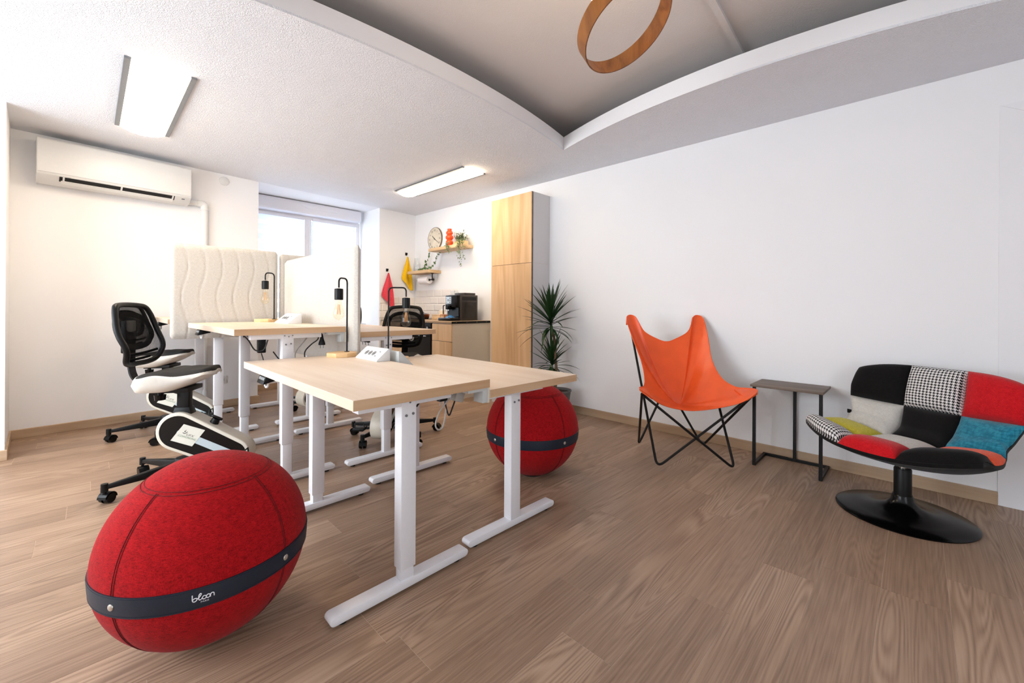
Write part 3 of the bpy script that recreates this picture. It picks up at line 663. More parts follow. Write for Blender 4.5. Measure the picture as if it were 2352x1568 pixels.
# ---------------------------------------------------------------- ball seats
def ball(label, c, r, logo, a0):
    t = thing('ball_seat', label, 'ball seat', (c[0],c[1],0), 0.0, 'red felt ball seats with a navy belt')
    cz = r; flat = 0.022
    def pt(th, ph, rr=r):  # th azimuth, ph elevation
        z = cz+rr*math.sin(ph)
        return V(rr*math.cos(ph)*math.cos(th), rr*math.cos(ph)*math.sin(th), max(z, 0.006 if rr <= r else 0.004))
    NA, NE = 96, 60; seams = [a0+math.pi/2*k for k in range(4)]; ztop = 0.533-0.295+cz
    def surf(u, v):
        th = 2*math.pi*u; ph = -math.pi/2+math.pi*v; rr = r; z = cz+r*math.sin(ph); g = math.exp(-((z-ztop)/0.0045)**2)*0.7
        if z < ztop:
            for s in seams:
                dth = (th-s+math.pi) % (2*math.pi)-math.pi; g = max(g, math.exp(-((dth*r*math.cos(ph))/0.0045)**2)*0.7)
        return pt(th, ph, rr-0.0028*g)
    body = MB().grid(NA*2, NE*2, surf, closed_u=True).build('cover', 'red_wool', t, 80)
    for dz in (-0.0035, 0.0035):  # stitched lines either side of the seams
        ph = math.asin((ztop+dz-cz)/r); MB().tube([pt(2*math.pi*k/90, ph, r+0.0002) for k in range(90)], 0.0009, 5, True).build('stitching', 'red_thread', body)
    pe = math.asin((ztop-cz)/r)
    for s in seams:
        for q in (-1, 1):
            pts = []
            for k in range(50):
                ph = -1.25+(pe+1.25)*k/49; pts.append(pt(s+q*0.0035/(r*math.cos(ph)), ph, r+0.0002))
            MB().tube(pts, 0.0009, 5).build('stitching', 'red_thread', body)
    zb = 0.276; hw = 0.030; n = 120; b = MB(); prof = []
    for k in range(7):
        z = zb-hw+2*hw*k/6; rs = math.sqrt(max(0, r*r-(z-cz)**2)); prof.append((rs+0.0030, z))
    prof = [(prof[0][0]-0.004, prof[0][1])]+prof+[(prof[-1][0]-0.004, prof[-1][1])]
    belt = b.lathe(prof, (0,0,0), n).build('belt', 'navy_leather', t, 50)
    for z in (zb-hw+0.005, zb+hw-0.005):
        rs = math.sqrt(r*r-(z-cz)**2)+0.0034; MB().tube([(rs*math.cos(2*math.pi*k/n), rs*math.sin(2*math.pi*k/n), z) for k in range(n)], 0.0006, 4, True).build('stitching', 'navy_leather', belt)
    rb = math.sqrt(r*r-(zb-cz)**2)+0.003
    for k in range(4):
        a = a0+math.pi/2*k; d = V(math.cos(a), math.sin(a), 0)
        MB().lathe([(0,0.004),(0.005,0.0036),(0.0085,0.002),(0.0095,0)], d*rb+V(0,0,zb), 16, d).build('stud', 'silver_stud', belt)
    MB().lathe([(0.02,0.0),(0.075,0.0),(0.078,0.008),(0.02,0.008)], (0,0,0), 40).build('base_ring', 'black_rubber', t)
    if logo is not None:
        def onb(x, y, e=0.0012):  # flat lettering wrapped on the belt, x to the right
            a = logo+x/rb; z = zb+y; rs = math.sqrt(r*r-(z-cz)**2)+0.0030+e; return V(rs*math.cos(a), rs*math.sin(a), z)
        strokes = [
          [(-0.030,0.013),(-0.030,-0.002),(-0.029,-0.008),(-0.025,-0.011),(-0.020,-0.009),(-0.0165,-0.004),(-0.0185,0.000),(-0.024,0.0005),(-0.0285,-0.003)],
          [(-0.0175,-0.005),(-0.011,0.001),(-0.0055,0.009),(-0.0060,0.0125),(-0.0090,0.0125),(-0.0120,0.006),(-0.0125,-0.003),(-0.0105,-0.0085),(-0.0060,-0.008),(-0.002,-0.003)],
          [(0.0045,0.0025),(0.0005,0.0015),(-0.002,-0.0035),(-0.0005,-0.0085),(0.004,-0.0095),(0.008,-0.006),(0.0085,-0.001),(0.0045,0.0025)],
          [(0.0155,0.0035),(0.0115,0.0025),(0.0090,-0.0025),(0.0105,-0.0075),(0.015,-0.0085),(0.019,-0.005),(0.0195,0.0),(0.0155,0.0035)],
          [(0.0205,-0.008),(0.0205,-0.002),(0.0225,0.003),(0.0265,0.0045),(0.030,0.002),(0.0308,-0.004),(0.031,-0.008)]]
        lg = MB()
        for s in strokes:
            P = spline([V(x*0.82, y*0.82, 0) for x, y in s], 5); lg.tube([onb(p.x, p.y+0.003, 0.0004) for p in P], 0.0013, 6)
        lg.build('logo', 'logo_white', belt)
        text_mesh('logo_town', 'PARIS', 0.0068, 'logo_white', belt, lambda c: onb(c.x*1.15+0.004, c.y-0.0115, 0.0006))
    return t
ball('large red ball seat in the front left corner with white logo on its belt', (0.293,1.735), 0.296, math.radians(257.5), math.radians(213))
ball('red ball seat standing beyond the front right desk leg', (2.085,1.845), 0.305, None, math.radians(172))
# ---------------------------------------------------------------- pedal chairs (heading +x in their own frame)
def pedal_chair(label, loc, heading, star, note=True, seat_dz=0.0):
    t = thing('pedal_chair', label, 'exercise chair', (loc[0],loc[1],0), heading, 'pedal exercise chairs')
    hubz = 0.105
    MB().lathe([(0,0.155),(0.045,0.155),(0.055,0.13),(0.060,0.085),(0.045,0.075),(0,0.075)], (0,0,0), 20).build('hub', 'black_plastic', t)
    for k in range(5):
        a = star-heading+k*2*math.pi/5; d = V(math.cos(a),math.sin(a),0); sd = V(-d.y,d.x,0)
        p0 = d*0.03; p1 = d*0.365
        b = MB(); b.hexa([p0-sd*0.030+V(0,0,0.085),p1-sd*0.013+V(0,0,0.082),p1+sd*0.013+V(0,0,0.082),p0+sd*0.030+V(0,0,0.085),
                          p0-sd*0.024+V(0,0,0.140),p1-sd*0.010+V(0,0,0.103),p1+sd*0.010+V(0,0,0.103),p0+sd*0.024+V(0,0,0.140)])
        arm = b.build('base_arm', 'black_plastic', t, bevel=0.004)
        MB().cyl(p1+V(0,0,0.070), p1+V(0,0,0.113), 0.017, 0.016, n=14).build('end_cap', 'black_plastic', arm)
        ca = a+1.9+k*0.9; cdv = V(math.cos(ca),math.sin(ca),0); cs = V(-cdv.y,cdv.x,0); cc = p1+cdv*0.016
        MB().cyl(p1+V(0,0,0.045), p1+V(0,0,0.072), 0.008, n=10).build('caster_stem', 'black_plastic', arm)
        for q in (-1,1):
            MB().cyl(cc+cs*q*0.006+V(0,0,0.029), cc+cs*q*0.026+V(0,0,0.029), 0.029, 0.026, n=20).build('caster_wheel', 'black_gloss', arm)
        hd = [cc+V(0,0,0.029)+cdv*(0.033*math.cos(g))+V(0,0,0.033*math.sin(g)) for g in [math.pi*i/8 for i in range(9)]]
        hb = MB()
        for i in range(8): hb.bar(hd[i], hd[i+1], 0.050, 0.004, up=(hd[i]-cc).normalized())
        hb.build('caster_hood', 'black_plastic', arm)
    # sloping belt housing
    A = V(-0.01,0,0.330); B = V(0.290,0,0.172); rA, rB = 0.118, 0.098; th = 0.058
    dx = (B-A); L = dx.length; dx.normalize(); up = V(-dx.z,0,dx.x)
    def outline(off=0.0, n=18):
        ph = math.acos((rA-rB)/L); out = []
        for i in range(n+1):
            g = ph+(2*math.pi-2*ph)*i/n; out.append(A+(dx*math.cos(g)+up*math.sin(g))*(rA-off))
        for i in range(n+1):
            g = -ph+2*ph*i/n; out.append(B+(dx*math.cos(g)+up*math.sin(g))*(rB-off))
        return out
    hz = MB().prism([p+V(0,-th,0) for p in outline()], (0,2*th,0)).build('belt_housing', 'beige_plastic', t, 40, bevel=0.008, seg=3)
    for s in (-1,1):
        MB().prism([p+V(0,s*(th+0.0006),0) for p in outline(0.020)], (0,-s*0.004,0)).build('side_panel', 'black_gloss', hz, 0)
        c0, c1 = A+dx*0.02, B+dx*0.02; w = 0.022; st = []
        for i in range(9): g = math.pi/2+math.pi*i/8; st.append(c0+(dx*math.cos(g)+up*math.sin(g))*w)
        for i in range(9): g = -math.pi/2+math.pi*i/8; st.append(c1+(dx*math.cos(g)+up*math.sin(g))*w)
        MB().prism([p+V(0,s*(th+0.0012),0) for p in st], (0,-s*0.003,0)).build('side_stripe', 'pale_stripe', hz, 0)
    if note:
        y = -(th+0.0022); nc = A+dx*0.062+up*0.006; n1 = (dx*math.cos(0.12)+up*math.sin(0.12)); n2 = V(-n1.z,0,n1.x); q = 0.062
        nt = MB().prism([nc+n1*sx*q+n2*sz*q*0.93+n1*0.016*sz+V(0,y,0) for sx,sz in ((-1,-1),(1,-1),(1,1),(-1,1))], (0,0.0010,0)).build('note_card', 'note_paper', hz, 0)
        fn = lambda c: nc+n1*(c.x+0.16*c.y)+n2*c.y+V(0,y-0.0004,0)
        text_mesh('note_name', 'UFX', 0.0185, 'ink', nt, lambda c: fn(V(c.x*1.25+0.010, c.y+0.002,0)), 0.25)
        text_mesh('note_word', 'COWORKING', 0.0165, 'ink_green', nt, lambda c: fn(V(c.x*0.98+0.001, c.y-0.0145,0)), 0.25)
        lm = MB()
        for pl in ([(-0.024,0.028),(-0.021,0.031),(-0.026,0.019),(-0.020,0.021),(-0.0235,0.014),(-0.030,0.016)], [(-0.014,0.020),(-0.011,0.021),(-0.013,0.010),(-0.022,0.003),(-0.034,0.006),(-0.034,0.009),(-0.024,0.007),(-0.0165,0.012)]):
            lm.prism([fn(V(x,yy,0)) for x,yy in pl], (0,-0.0003,0))
        lm.build('note_logo', 'ink', nt, 0)
    # tension knob, cranks and pedals
    kc = A+dx*0.14+up*(rA-0.008)
    MB().cyl(kc, kc+up*0.030, 0.026, 0.022, n=16).build('tension_knob', 'black_plastic', t); MB().obox(kc+up*0.036, dx*0.034, V(0,0.010,0), up*0.007).build('knob_lever', 'black_gloss', t, bevel=0.004)
    for s in (-1,1):
        g = 0.5 if s < 0 else 0.5+math.pi; cr = B+V(0,s*(th+0.018),0); e = cr+(dx*math.cos(g)+up*math.sin(g))*0.095
        MB().cyl(B+V(0,s*th,0), B+V(0,s*(th+0.028),0), 0.014, n=12).build('crank_axle','black_steel',t)
        MB().bar(cr, e, 0.012, 0.022, (0,1,0)).build('crank','black_steel',t,bevel=0.003)
        pc = e+V(0,s*0.055,0); pd = MB().box(pc.x-0.045,pc.x+0.045,pc.y-0.042,pc.y+0.042,pc.z-0.011,pc.z+0.011).build('pedal','black_plastic',t,bevel=0.005)
        MB().tube([pc+V(0.01,-0.040,0.008),pc+V(0.01,-0.030,0.045),pc+V(0.01,0.030,0.045),pc+V(0.01,0.040,0.008)],0.005,6).build('pedal_strap','black_rubber',pd)
    # post and seat
    sz = 0.615+seat_dz
    MB().hexa([(-0.034,-0.026,0.43),(0.034,-0.026,0.43),(0.034,0.026,0.43),(-0.034,0.026,0.43),(-0.030,-0.024,sz+0.01),(0.036,-0.024,sz+0.02),(0.036,0.024,sz+0.02),(-0.030,0.024,sz+0.01)]).build('seat_post','black_plastic',t,bevel=0.006)
    MB().hexa([(-0.055,-0.036,0.425),(0.055,-0.036,0.418),(0.055,0.036,0.418),(-0.055,0.036,0.425),(-0.040,-0.030,0.475),(0.040,-0.030,0.475),(0.040,0.030,0.475),(-0.040,0.030,0.475)]).build('post_collar','black_plastic',t,bevel=0.006)
    MB().cyl((-0.085,-0.09,sz-0.030),(-0.085,-0.09,sz-0.055),0.012,n=10).cyl((-0.085,-0.09,sz-0.048),(-0.085,-0.09,sz-0.078),0.030,0.027,n=14).build('height_knob','black_gloss',t)
    # seat: half-width by position along x, saddle heights
    def hw(u): # u 0 rear .. 1 nose
        return 0.205*math.sqrt(max(0.0, 1-(max(0,0.22-u)/0.24)**2)) if u < 0.22 else (0.205*(1-((u-0.22)/0.78)**1.6*0.52))*math.sqrt(max(0.0,1-max(0,(u-0.86)/0.145)**2))
    def ztop(u, w): # w -1..1 across
        return sz+0.070+0.022*math.exp(-((u-0.35)/0.16)**2)*abs(w)+0.026*math.exp(-((u-0.62)/0.2)**2)*(1-w*w)+0.034*max(0,(u-0.55)/0.45)**1.4-0.012*max(0,(u-0.9)/0.1)**2
    x0, x1 = -0.215, 0.190
    NU, NW = 30, 16
    def seat_pt(u, k, low):
        w = -1+2*k; x = x0+(x1-x0)*u; h = max(0.012, hw(u)); y = h*w
        zt = ztop(u, w)-0.018*abs(w)**6
        zb = sz-0.030+0.105*max(0,(u-0.40)/0.60)**1.5+0.012*(abs(w)**4)
        if low: return V(x, y*(0.90+0.0*u), min(zb, zt-0.014))
        return V(x, y, zt)
    m_ = MB(); m_.grid(NU, NW, lambda u,v: seat_pt(u,v,False)); m_.grid(NU, NW, lambda u,v: seat_pt(u,v,True), flip=True)
    w_ = NU+1; off = w_*(NW+1); rim = [i for i in range(w_)]+[j*w_+NU for j in range(1,NW+1)]+[NW*w_+i for i in range(NU-1,-1,-1)]+[j*w_ for j in range(NW-1,0,-1)]
    # side wall with a slight bulge
    o2 = len(m_.v); nr = len(rim)
    for p in rim:
        a_, b_ = m_.v[p], m_.v[p+off]; md = (a_+b_)/2; md = V(md.x*1.0+ (0.010 if md.x > 0.19 else (-0.010 if md.x < -0.2 else 0)), md.y+(0.012 if md.y > 0.02 else (-0.012 if md.y < -0.02 else 0)), md.z); m_.v.append(md)
    for k in range(nr):
        k2 = (k+1) % nr; m_.f.append((rim[k],rim[k2],o2+k2,o2+k)); m_.f.append((o2+k,o2+k2,rim[k2]+off,rim[k]+off))
    m_.build('seat_shell', 'white_leather', t, 60)
    def pad(u, v):
        uu = 0.05+0.95*u; w = (-1+2*v)*0.93; p = seat_pt(uu, (w+1)/2, False); e = min(1.0, min(v,1-v)*14, u*12, (1-u)*14+0.15); return p+V(0,0,-0.004+0.017*e)
    pd = MB(); pd.grid(30, 16, pad); pd.build('seat_pad', 'black_seat_mesh', t, 60)
    MB().box(-0.13,0.06,-0.09,0.09,sz-0.040,sz-0.012).build('seat_plate','black_steel',t,bevel=0.004)
    # backrest bracket, frame, mesh
    sw = 0.030
    pts = spline([(-0.12,0,sz-0.036),(-0.20,0,sz-0.026),(-0.265,0,sz+0.045),(-0.285,0,sz+0.11),(-0.285,0,sz+0.20),(-0.29,0,sz+0.33)],6)
    br = MB()
    for p, q in zip(pts, pts[1:]): br.bar(p, q, 2*sw, 0.008, (1,0,0.3))
    br.build('back_bracket','black_steel',t,60)
    zb0, zb1 = sz+0.135, sz+0.495
    def bk(y, z):
        f = (z-zb0)/(zb1-zb0); return V(-0.262-0.05*f+1.15*y*y-0.03*math.exp(-((f-0.25)/0.2)**2)*-1, y, z)
    def half(f): return 0.5*(0.30+0.40*f+0.02-0.34*max(0,f-0.45)**1.2)*1.0
    lp = []
    ny = 14
    ring2 = []
    for (y,f) in [(0,0.0),(0.10,0.005),(0.165,0.06),(0.195,0.2),(0.215,0.40),(0.213,0.56),(0.200,0.72),(0.182,0.86),(0.155,0.96),(0.10,0.99),(0,1.0)]: ring2.append((y,f))
    ring2 = [(y*0.86,f) for y,f in ring2]
    ring2 = ring2+[(-y,f) for y,f in ring2[-2:0:-1]]
    R2 = spline([V(y,f,0) for y,f in ring2],5,True); cl = [bk(p.x, zb0+p.y*(zb1-zb0)) for p in R2]
    fr = MB(); fr.tube(cl, 0.0155, 10, True); fo = fr.build('back_frame','black_plastic',t,60)
    cen = V(0,0.52,0); ms = MB()
    def mpt(u, v):
        k = int(round(u*len(R2))) % len(R2); p = R2[k]*(v)+cen*(1-v); q = bk(p.x, zb0+p.y*(zb1-zb0)); return q
    ms.grid(len(R2), 8, mpt, closed_u=True); ms.build('back_mesh','chair_mesh',t,80)
    # inner lumbar loop and lower ribs behind the mesh
    i2 = spline([V(0,0.28,0),V(0.10,0.33,0),V(0.15,0.50,0),V(0.145,0.68,0),V(0.10,0.80,0),V(0,0.84,0),V(-0.10,0.80,0),V(-0.145,0.68,0),V(-0.15,0.50,0),V(-0.10,0.33,0)],5,True)
    pl = [bk(p.x, zb0+p.y*(zb1-zb0))+V(-0.014,0,0) for p in i2]; lb = MB()
    for i in range(len(pl)): lb.bar(pl[i], pl[(i+1)%len(pl)], 0.006, 0.034, (pl[i]-bk(0,zb0+0.52*(zb1-zb0))).normalized())
    lb.build('lumbar_loop','black_plastic',t,60)
    def imp(u, v):
        k = int(round(u*len(i2))) % len(i2); p = i2[k]*v+V(0,0.56,0)*(1-v); return bk(p.x, zb0+p.y*(zb1-zb0))+V(-0.018,0,0)
    MB().grid(len(i2), 4, imp, closed_u=True).build('lumbar_mesh','chair_mesh',t,80)
    for (f0, wd) in ((0.16,0.15),(0.07,0.11)):
        pts = [bk(y, zb0+(f0+2.2*y*y)*(zb1-zb0))+V(-0.012,0,0) for y in [wd*(-1+2*i/12) for i in range(13)]]; MB().tube(pts, 0.008, 8).build('back_rib','black_plastic',t,60)
    MB().box(-0.318,-0.285,-0.045,0.045,sz+0.20,sz+0.40).build('height_slide','black_plastic',t,bevel=0.008)
    return t
PC = math.radians
pedal_chair('white and black pedal chair with mesh back at the middle left desk', (0.42,3.29), PC(-33), PC(46.5))
pedal_chair('pedal chair behind the nearer one, by the end wall, second from front', (0.475,4.66), PC(-33), PC(39))
pedal_chair('pedal chair at the middle right desk, black mesh back before the oven', (1.83,3.20), PC(-139), PC(56), note=False)
pedal_chair('pedal chair at the rearmost right desk, glimpsed between white desk legs', (1.85,4.60), PC(-160), PC(20), note=False)
# ---------------------------------------------------------------- butterfly chair
bc = V(3.075,1.245,0); bb = V(0.735,0.678,0); rr_ = V(0.678,-0.735,0)
bt = thing('butterfly_chair', 'orange leather butterfly chair with black rod frame against the right wall', 'lounge chair', tuple(bc))
def BP(r, b, z): return rr_*r+bb*b+V(0,0,z)
bnd = [(0,0.330,0.835),(0.085,0.340,0.862),(0.175,0.345,0.915),(0.215,0.365,0.985),(0.238,0.390,1.035),(0.272,0.408,1.052),(0.308,0.388,1.040),(0.316,0.345,0.985),(0.298,0.24,0.86),(0.270,0.11,0.71),(0.280,-0.02,0.60),
       (0.318,-0.14,0.558),(0.362,-0.215,0.562),(0.386,-0.270,0.568),(0.380,-0.310,0.560),(0.340,-0.325,0.530),(0.275,-0.295,0.478),(0.19,-0.235,0.435),(0.09,-0.205,0.408),(0,-0.195,0.398)]
# left side tips sit a little lower at the front
lft = [(-r, b, z) for r,b,z in bnd[-2:0:-1]]
B3 = spline([BP(*p) for p in bnd+lft], 4, True); cen = BP(0,0.045,0.385)
def sling(u, v, dz=0.0):
    k = int(round(u*len(B3))) % len(B3); P = B3[k]; q = cen.lerp(P, v); k2 = min(1,max(0,(P.z-0.45)/0.4)); k2 = k2*k2*(3-2*k2); f = v**(1.25+0.35*k2)
    z = cen.z+(P.z-cen.z)*f
    return V(q.x, q.y, z-dz)
lo_ = MB().grid(len(B3), 16, sling, closed_u=True).build('leather_sling', 'orange_leather', bt, 80)
MB().grid(len(B3), 16, lambda u,v: sling(u,v,0.004), closed_u=True, flip=True).build('sling_back', 'leather_back', lo_, 80)
MB().tube([p+V(0,0,-0.002) for p in B3], 0.0032, 6, True).build('hem', 'orange_leather', lo_, 80)
# pockets folded over the four corners
for sgn in (1,-1):
    for (tipb, out) in (((0.272*sgn,0.408,1.052),'b'),((0.384*sgn,-0.285,0.570),'f')):
        r, b_, z = tipb; P = []
        if out == 'b': pr = [(0.225,0.395,0.99),(0.238,0.406,1.035),(0.272,0.416,1.054),(0.310,0.404,1.040),(0.318,0.384,0.975)]
        else: pr = [(0.30,-0.165,0.545),(0.364,-0.222,0.557),(0.389,-0.276,0.561),(0.377,-0.318,0.548),(0.31,-0.315,0.505)]
        MB().prism([BP(x*sgn,y,zz)+V(0,0,0) for x,y,zz in pr], bb*(0.012 if out=='b' else 0.0)+V(0,0,-0.012)).build('corner_pocket', 'orange_leather', lo_, 60, bevel=0.003)
tl, tr, fl_, fr_ = BP(-0.285,0.402,1.035), BP(0.285,0.402,1.035), BP(-0.370,-0.275,0.545), BP(0.370,-0.275,0.545)
gl = [V(2.74,1.276,0.0)-bc, V(3.081,0.883,0.0)-bc, V(3.10,1.60,0.0)-bc, V(3.436,1.224,0.0)-bc]
gFL, gFR, gBL, gBR = [g+V(0,0,0.009) for g in gl]
for a_, g_, c_ in ((tl,gFL,fr_),(tr,gFR,fl_),(fl_,gBL,tr),(fr_,gBR,tl)):
    a2 = a_+V(0,0,-0.02); c2 = c_+V(0,0,-0.02)
    if a_.z > 0.9: a2 = a_+bb*0.016+V(0,0,-0.02)
    if c_.z > 0.9: c2 = c_+bb*0.016+V(0,0,-0.02)
    # rods pass behind and below the sling: bow the upper run backwards
    MB().tube(fillet([a2, g_, c2], 0.060, 8), 0.0086, 10).build('frame_rod', 'black_steel', bt)
# ---------------------------------------------------------------- side table
st = thing('side_table', 'narrow side table, greyish wood top on black steel frame', 'side table', (3.44,0.635,0))
MB().box(3.282,3.596,0.425,0.845,0.556,0.572).build('table_top','grey_wood',st,world=True,bevel=0.0015)
b = 0.019
for yy in (0.440,0.822):
    MB().box(3.290,3.290+b,yy-b/2,yy+b/2,0.0,0.5558).build('front_leg','black_steel',st,0,world=True,bevel=0.001); MB().box(3.290+b,3.575,yy-b/2,yy+b/2,0.0,b).build('base_rail','black_steel',st,0,world=True,bevel=0.001)
MB().box(3.575,3.575+b,0.440-b/2,0.822+b/2,0.0,b).build('base_rail','black_steel',st,0,world=True,bevel=0.001)
MB().box(3.575,3.575+b,0.631-b/2,0.631+b/2,b,0.5558).build('rear_leg','black_steel',st,0,world=True,bevel=0.001)
# ---------------------------------------------------------------- patchwork swivel chair
pc = V(3.08,0.052,0); pf = V(-0.905,0.425,0).normalized(); pr_ = V(pf.y,-pf.x,0)*-1; pr_ = V(-0.425,-0.905,0).normalized()
pt_ = thing('patchwork_chair', 'low swivel armchair quilted in black, red, yellow, blue and houndstooth patches', 'armchair', tuple(pc))
MB().lathe([(0.284,0.0),(0.286,0.006),(0.278,0.011),(0.20,0.018),(0.12,0.030),(0.070,0.052),(0.048,0.080),(0.044,0.100),(0.040,0.108),(0.0,0.108)], (0,0,0), 72).build('disc_base','black_gloss',pt_,50)
MB().lathe([(0.037,0.10),(0.037,0.245),(0.034,0.25),(0,0.25)], (0,0,0), 24).build('post_sleeve','black_plastic',pt_)
MB().cyl((0,0,0.24),(0,0,0.30),0.020,n=20).build('gas_lift','chrome',pt_)
prof = spline([(0.335,0,0.385),(0.28,0,0.392),(0.16,0,0.378),(0.02,0,0.366),(-0.10,0,0.372),(-0.190,0,0.405),(-0.235,0,0.475),(-0.268,0,0.575),(-0.300,0,0.680),(-0.330,0,0.775)],10)
Ls = [0.0]
for p, q in zip(prof, prof[1:]): Ls.append(Ls[-1]+(q-p).length)
def prof_at(v):
    s = v*Ls[-1]
    for i in range(len(prof)-1):
        if s <= Ls[i+1]+1e-9:
            k = (s-Ls[i])/(Ls[i+1]-Ls[i]); return prof[i].lerp(prof[i+1],k), (prof[i+1]-prof[i]).normalized()
    return prof[-1], (prof[-1]-prof[-2]).normalized()
def shell(u, v, off):  # u -1..1 across, v 0..1 along the profile
    p, tg = prof_at(v); nrm = V(-tg.z,0,tg.x)*-1
    if nrm.z < 0 and abs(tg.x) > abs(tg.z): nrm = -nrm
    nrm = V(tg.z,0,-tg.x)
    s = v*Ls[-1]; f = s/Ls[-1]
    half = 0.385-0.004*max(0,1-f/0.2)-0.05*math.exp(-((f-0.55)/0.16)**2)-0.02*max(0,f-0.8)/0.2
    ed = abs(u)
    curl = 0.045*ed**2.2*(1.5 if f > 0.5 else 1.0)+0.010*ed**2.2*max(0,1-f/0.35)   # sides curl up / forward
    fwd = p.x-(0.140*ed**2.4 if f < 0.25 else 0)*max(0,1-f/0.25)
    drop = -0.062*ed**3.6*max(0,(f-0.80)/0.20)
    q = V(fwd,0,p.z+drop)+nrm*(off+curl)
    return pf*q.x+pr_*(u*half)*-1*-1+V(0,0,q.z)
sh = MB(); NU, NV = 28, 48
thk = lambda u,v: -0.030-0.050*(1-abs(u)**4)*(1-abs(2*v-1)**5)
sh.grid(NU, NV, lambda u,v: shell(-1+2*u, v, -0.012)); sh.grid(NU, NV, lambda u,v: shell(-1+2*u, v, thk(-1+2*u, v)), flip=True)
w_ = NU+1; off = w_*(NV+1); rim = [i for i in range(w_)]+[j*w_+NU for j in range(1,NV+1)]+[NV*w_+i for i in range(NU-1,-1,-1)]+[j*w_ for j in range(NV-1,0,-1)]
for k in range(len(rim)): p, q = rim[k], rim[(k+1)%len(rim)]; sh.f.append((p,q,q+off,p+off))
sh.build('shell','patch_black',pt_,60)
rows = [(0.0,0.215),(0.215,0.455),(0.455,0.735),(0.735,1.0)]; colsu = [(-1,-0.335),(-0.335,0.335),(0.335,1)]
fab = [['patch_houndstooth','patch_red','patch_black'],['patch_yellow','patch_grey','patch_orange'],['patch_grey','patch_black','patch_blue'],['patch_black','patch_houndstooth','patch_red']]
for ri,(va,vb) in enumerate(rows):
    for ci,(ua,ub) in enumerate(colsu):
        puff = 0.046 if ri in (0,1) else 0.044
        def cp(i, j, va=va, vb=vb, ua=ua, ub=ub, puff=puff):
            u = ua+(ub-ua)*i; v = va+(vb-va)*j; e = (1-abs(2*i-1)**3.2)*(1-abs(2*j-1)**3.2)
            return shell(u, v, -0.010+0.014*min(1,e*10)+puff*e**0.72)
        g = MB().grid(18, 18, cp, lambda i,j,va=va,vb=vb,ua=ua,ub=ub: ((ua+(ub-ua)*i)*0.37+0.5, (va+(vb-va)*j)*Ls[-1]))
        c = g.build('cushion_patch', fab[ri][ci], pt_, 80)
        c['label'] = {'patch_houndstooth':'black and white houndstooth patch','patch_red':'red patch','patch_black':'black patch','patch_yellow':'yellow patch','patch_grey':'light grey patch','patch_orange':'orange patch','patch_blue':'blue patch'}[fab[ri][ci]]
q = shell(-1.0, 0.60, 0.0); MB().obox(q-pr_*0.010+V(0,0,0), pr_*0.012, pf*0.0012, V(0,0,0.012)).build('fabric_tag','patch_black',pt_,0)
MB().tube([V(*p) for p in [(0,0,0.285),(-0.05,0.09,0.285),(-0.09,0.165,0.300)]],0.005,8).build('swivel_lever','black_steel',pt_)
# ---------------------------------------------------------------- dracaena
def leaf_mesh(L, w, droop, fold=0.35, n=9):
    b = MB(); 
    for i in range(n+1):
        t = i/n; x = L*(t-0.18*droop*t*t*t); z = L*(0.10*t-droop*t*t*0.55); ww = w*(0.42+0.58*math.sin(math.pi*min(1,0.12+0.55*t)))*(1-t**3.2)
        b.v += [V(x,-ww,z+ww*fold), V(x,0,z), V(x,ww,z+ww*fold)]
    for i in range(n):
        o = i*3; b.f += [(o,o+1,o+4,o+3),(o+1,o+2,o+5,o+4)]
    return b
LM = []
def leaf_obj(parent, L, w, droop, loc, az, el, mat):
    key = (round(L,2), round(w,3), round(droop,2), mat)
    for k, ob in LM:
        if k == key: o = ob.copy(); COL.objects.link(o); break
    else:
        o = leaf_mesh(L, w, droop).build('leaf', mat, None, 60, recalc=False); LM.append((key, o))
    o.parent = parent; o.location = loc; o.rotation_euler = (0, -el, az); return o
dp = thing('dracaena', 'tall dracaena with two spiky leaf heads in a grey pot', 'potted plant', (3.345,2.62,0))
MB().lathe([(0,0.0),(0.095,0.0),(0.10,0.01),(0.135,0.255),(0.142,0.262),(0.142,0.275),(0.132,0.275),(0.125,0.25),(0,0.25)], (0,0,0), 32).build('pot','pot_grey',dp,50)
MB().lathe([(0,0.252),(0.126,0.252)], (0,0,0), 24).build('soil_top','soil',dp)
tk1 = spline([(0.0,0.03,0.24),(0.01,0.025,0.45),(0.0,0.03,0.62),(0.015,0.045,0.75),(-0.005,0.09,0.92)],6)
MB().tube(tk1, [0.016-0.004*i/len(tk1) for i in range(len(tk1))], 10).build('trunk','bark',dp,60)
MB().tube(spline([(0.0,0.06,0.24),(0.0,0.075,0.40),(0.0,0.085,0.52)],6), 0.018, 10).build('trunk','stem_green',dp,60)
random.seed(11)
for (hx,hy,hz,n,L0,L1,z_sp) in ((-0.005,0.09,0.93,78,0.30,0.42,0.15),(0.0,0.075,0.52,60,0.22,0.36,0.12)):
    for k in range(n):
        f = k/n; el = math.radians(-22+98*f**0.85+random.uniform(-6,6)); az = k*2.39996+random.uniform(-0.25,0.25); L = round(random.choice((L0,(L0+L1)/2,L1)),2)
        dr = random.choice((0.25,0.55,0.9)) if f < 0.45 else random.choice((0.1,0.25))
        # keep leaves out of the wall and the cabinet
        ex = hx+3.345+math.cos(az)*math.cos(el)*L; ey = hy+2.62+math.sin(az)*math.cos(el)*L
        if ex > 3.585 or (ey > 2.93 and ex > 3.28): 
            if random.random() < 0.5: continue
            el = math.radians(74); L = L0
        leaf_obj(dp, L, 0.016 if L > 0.26 else 0.013, dr, (hx,hy,hz-0.05+z_sp*f), az, el, 'leaf_dark')
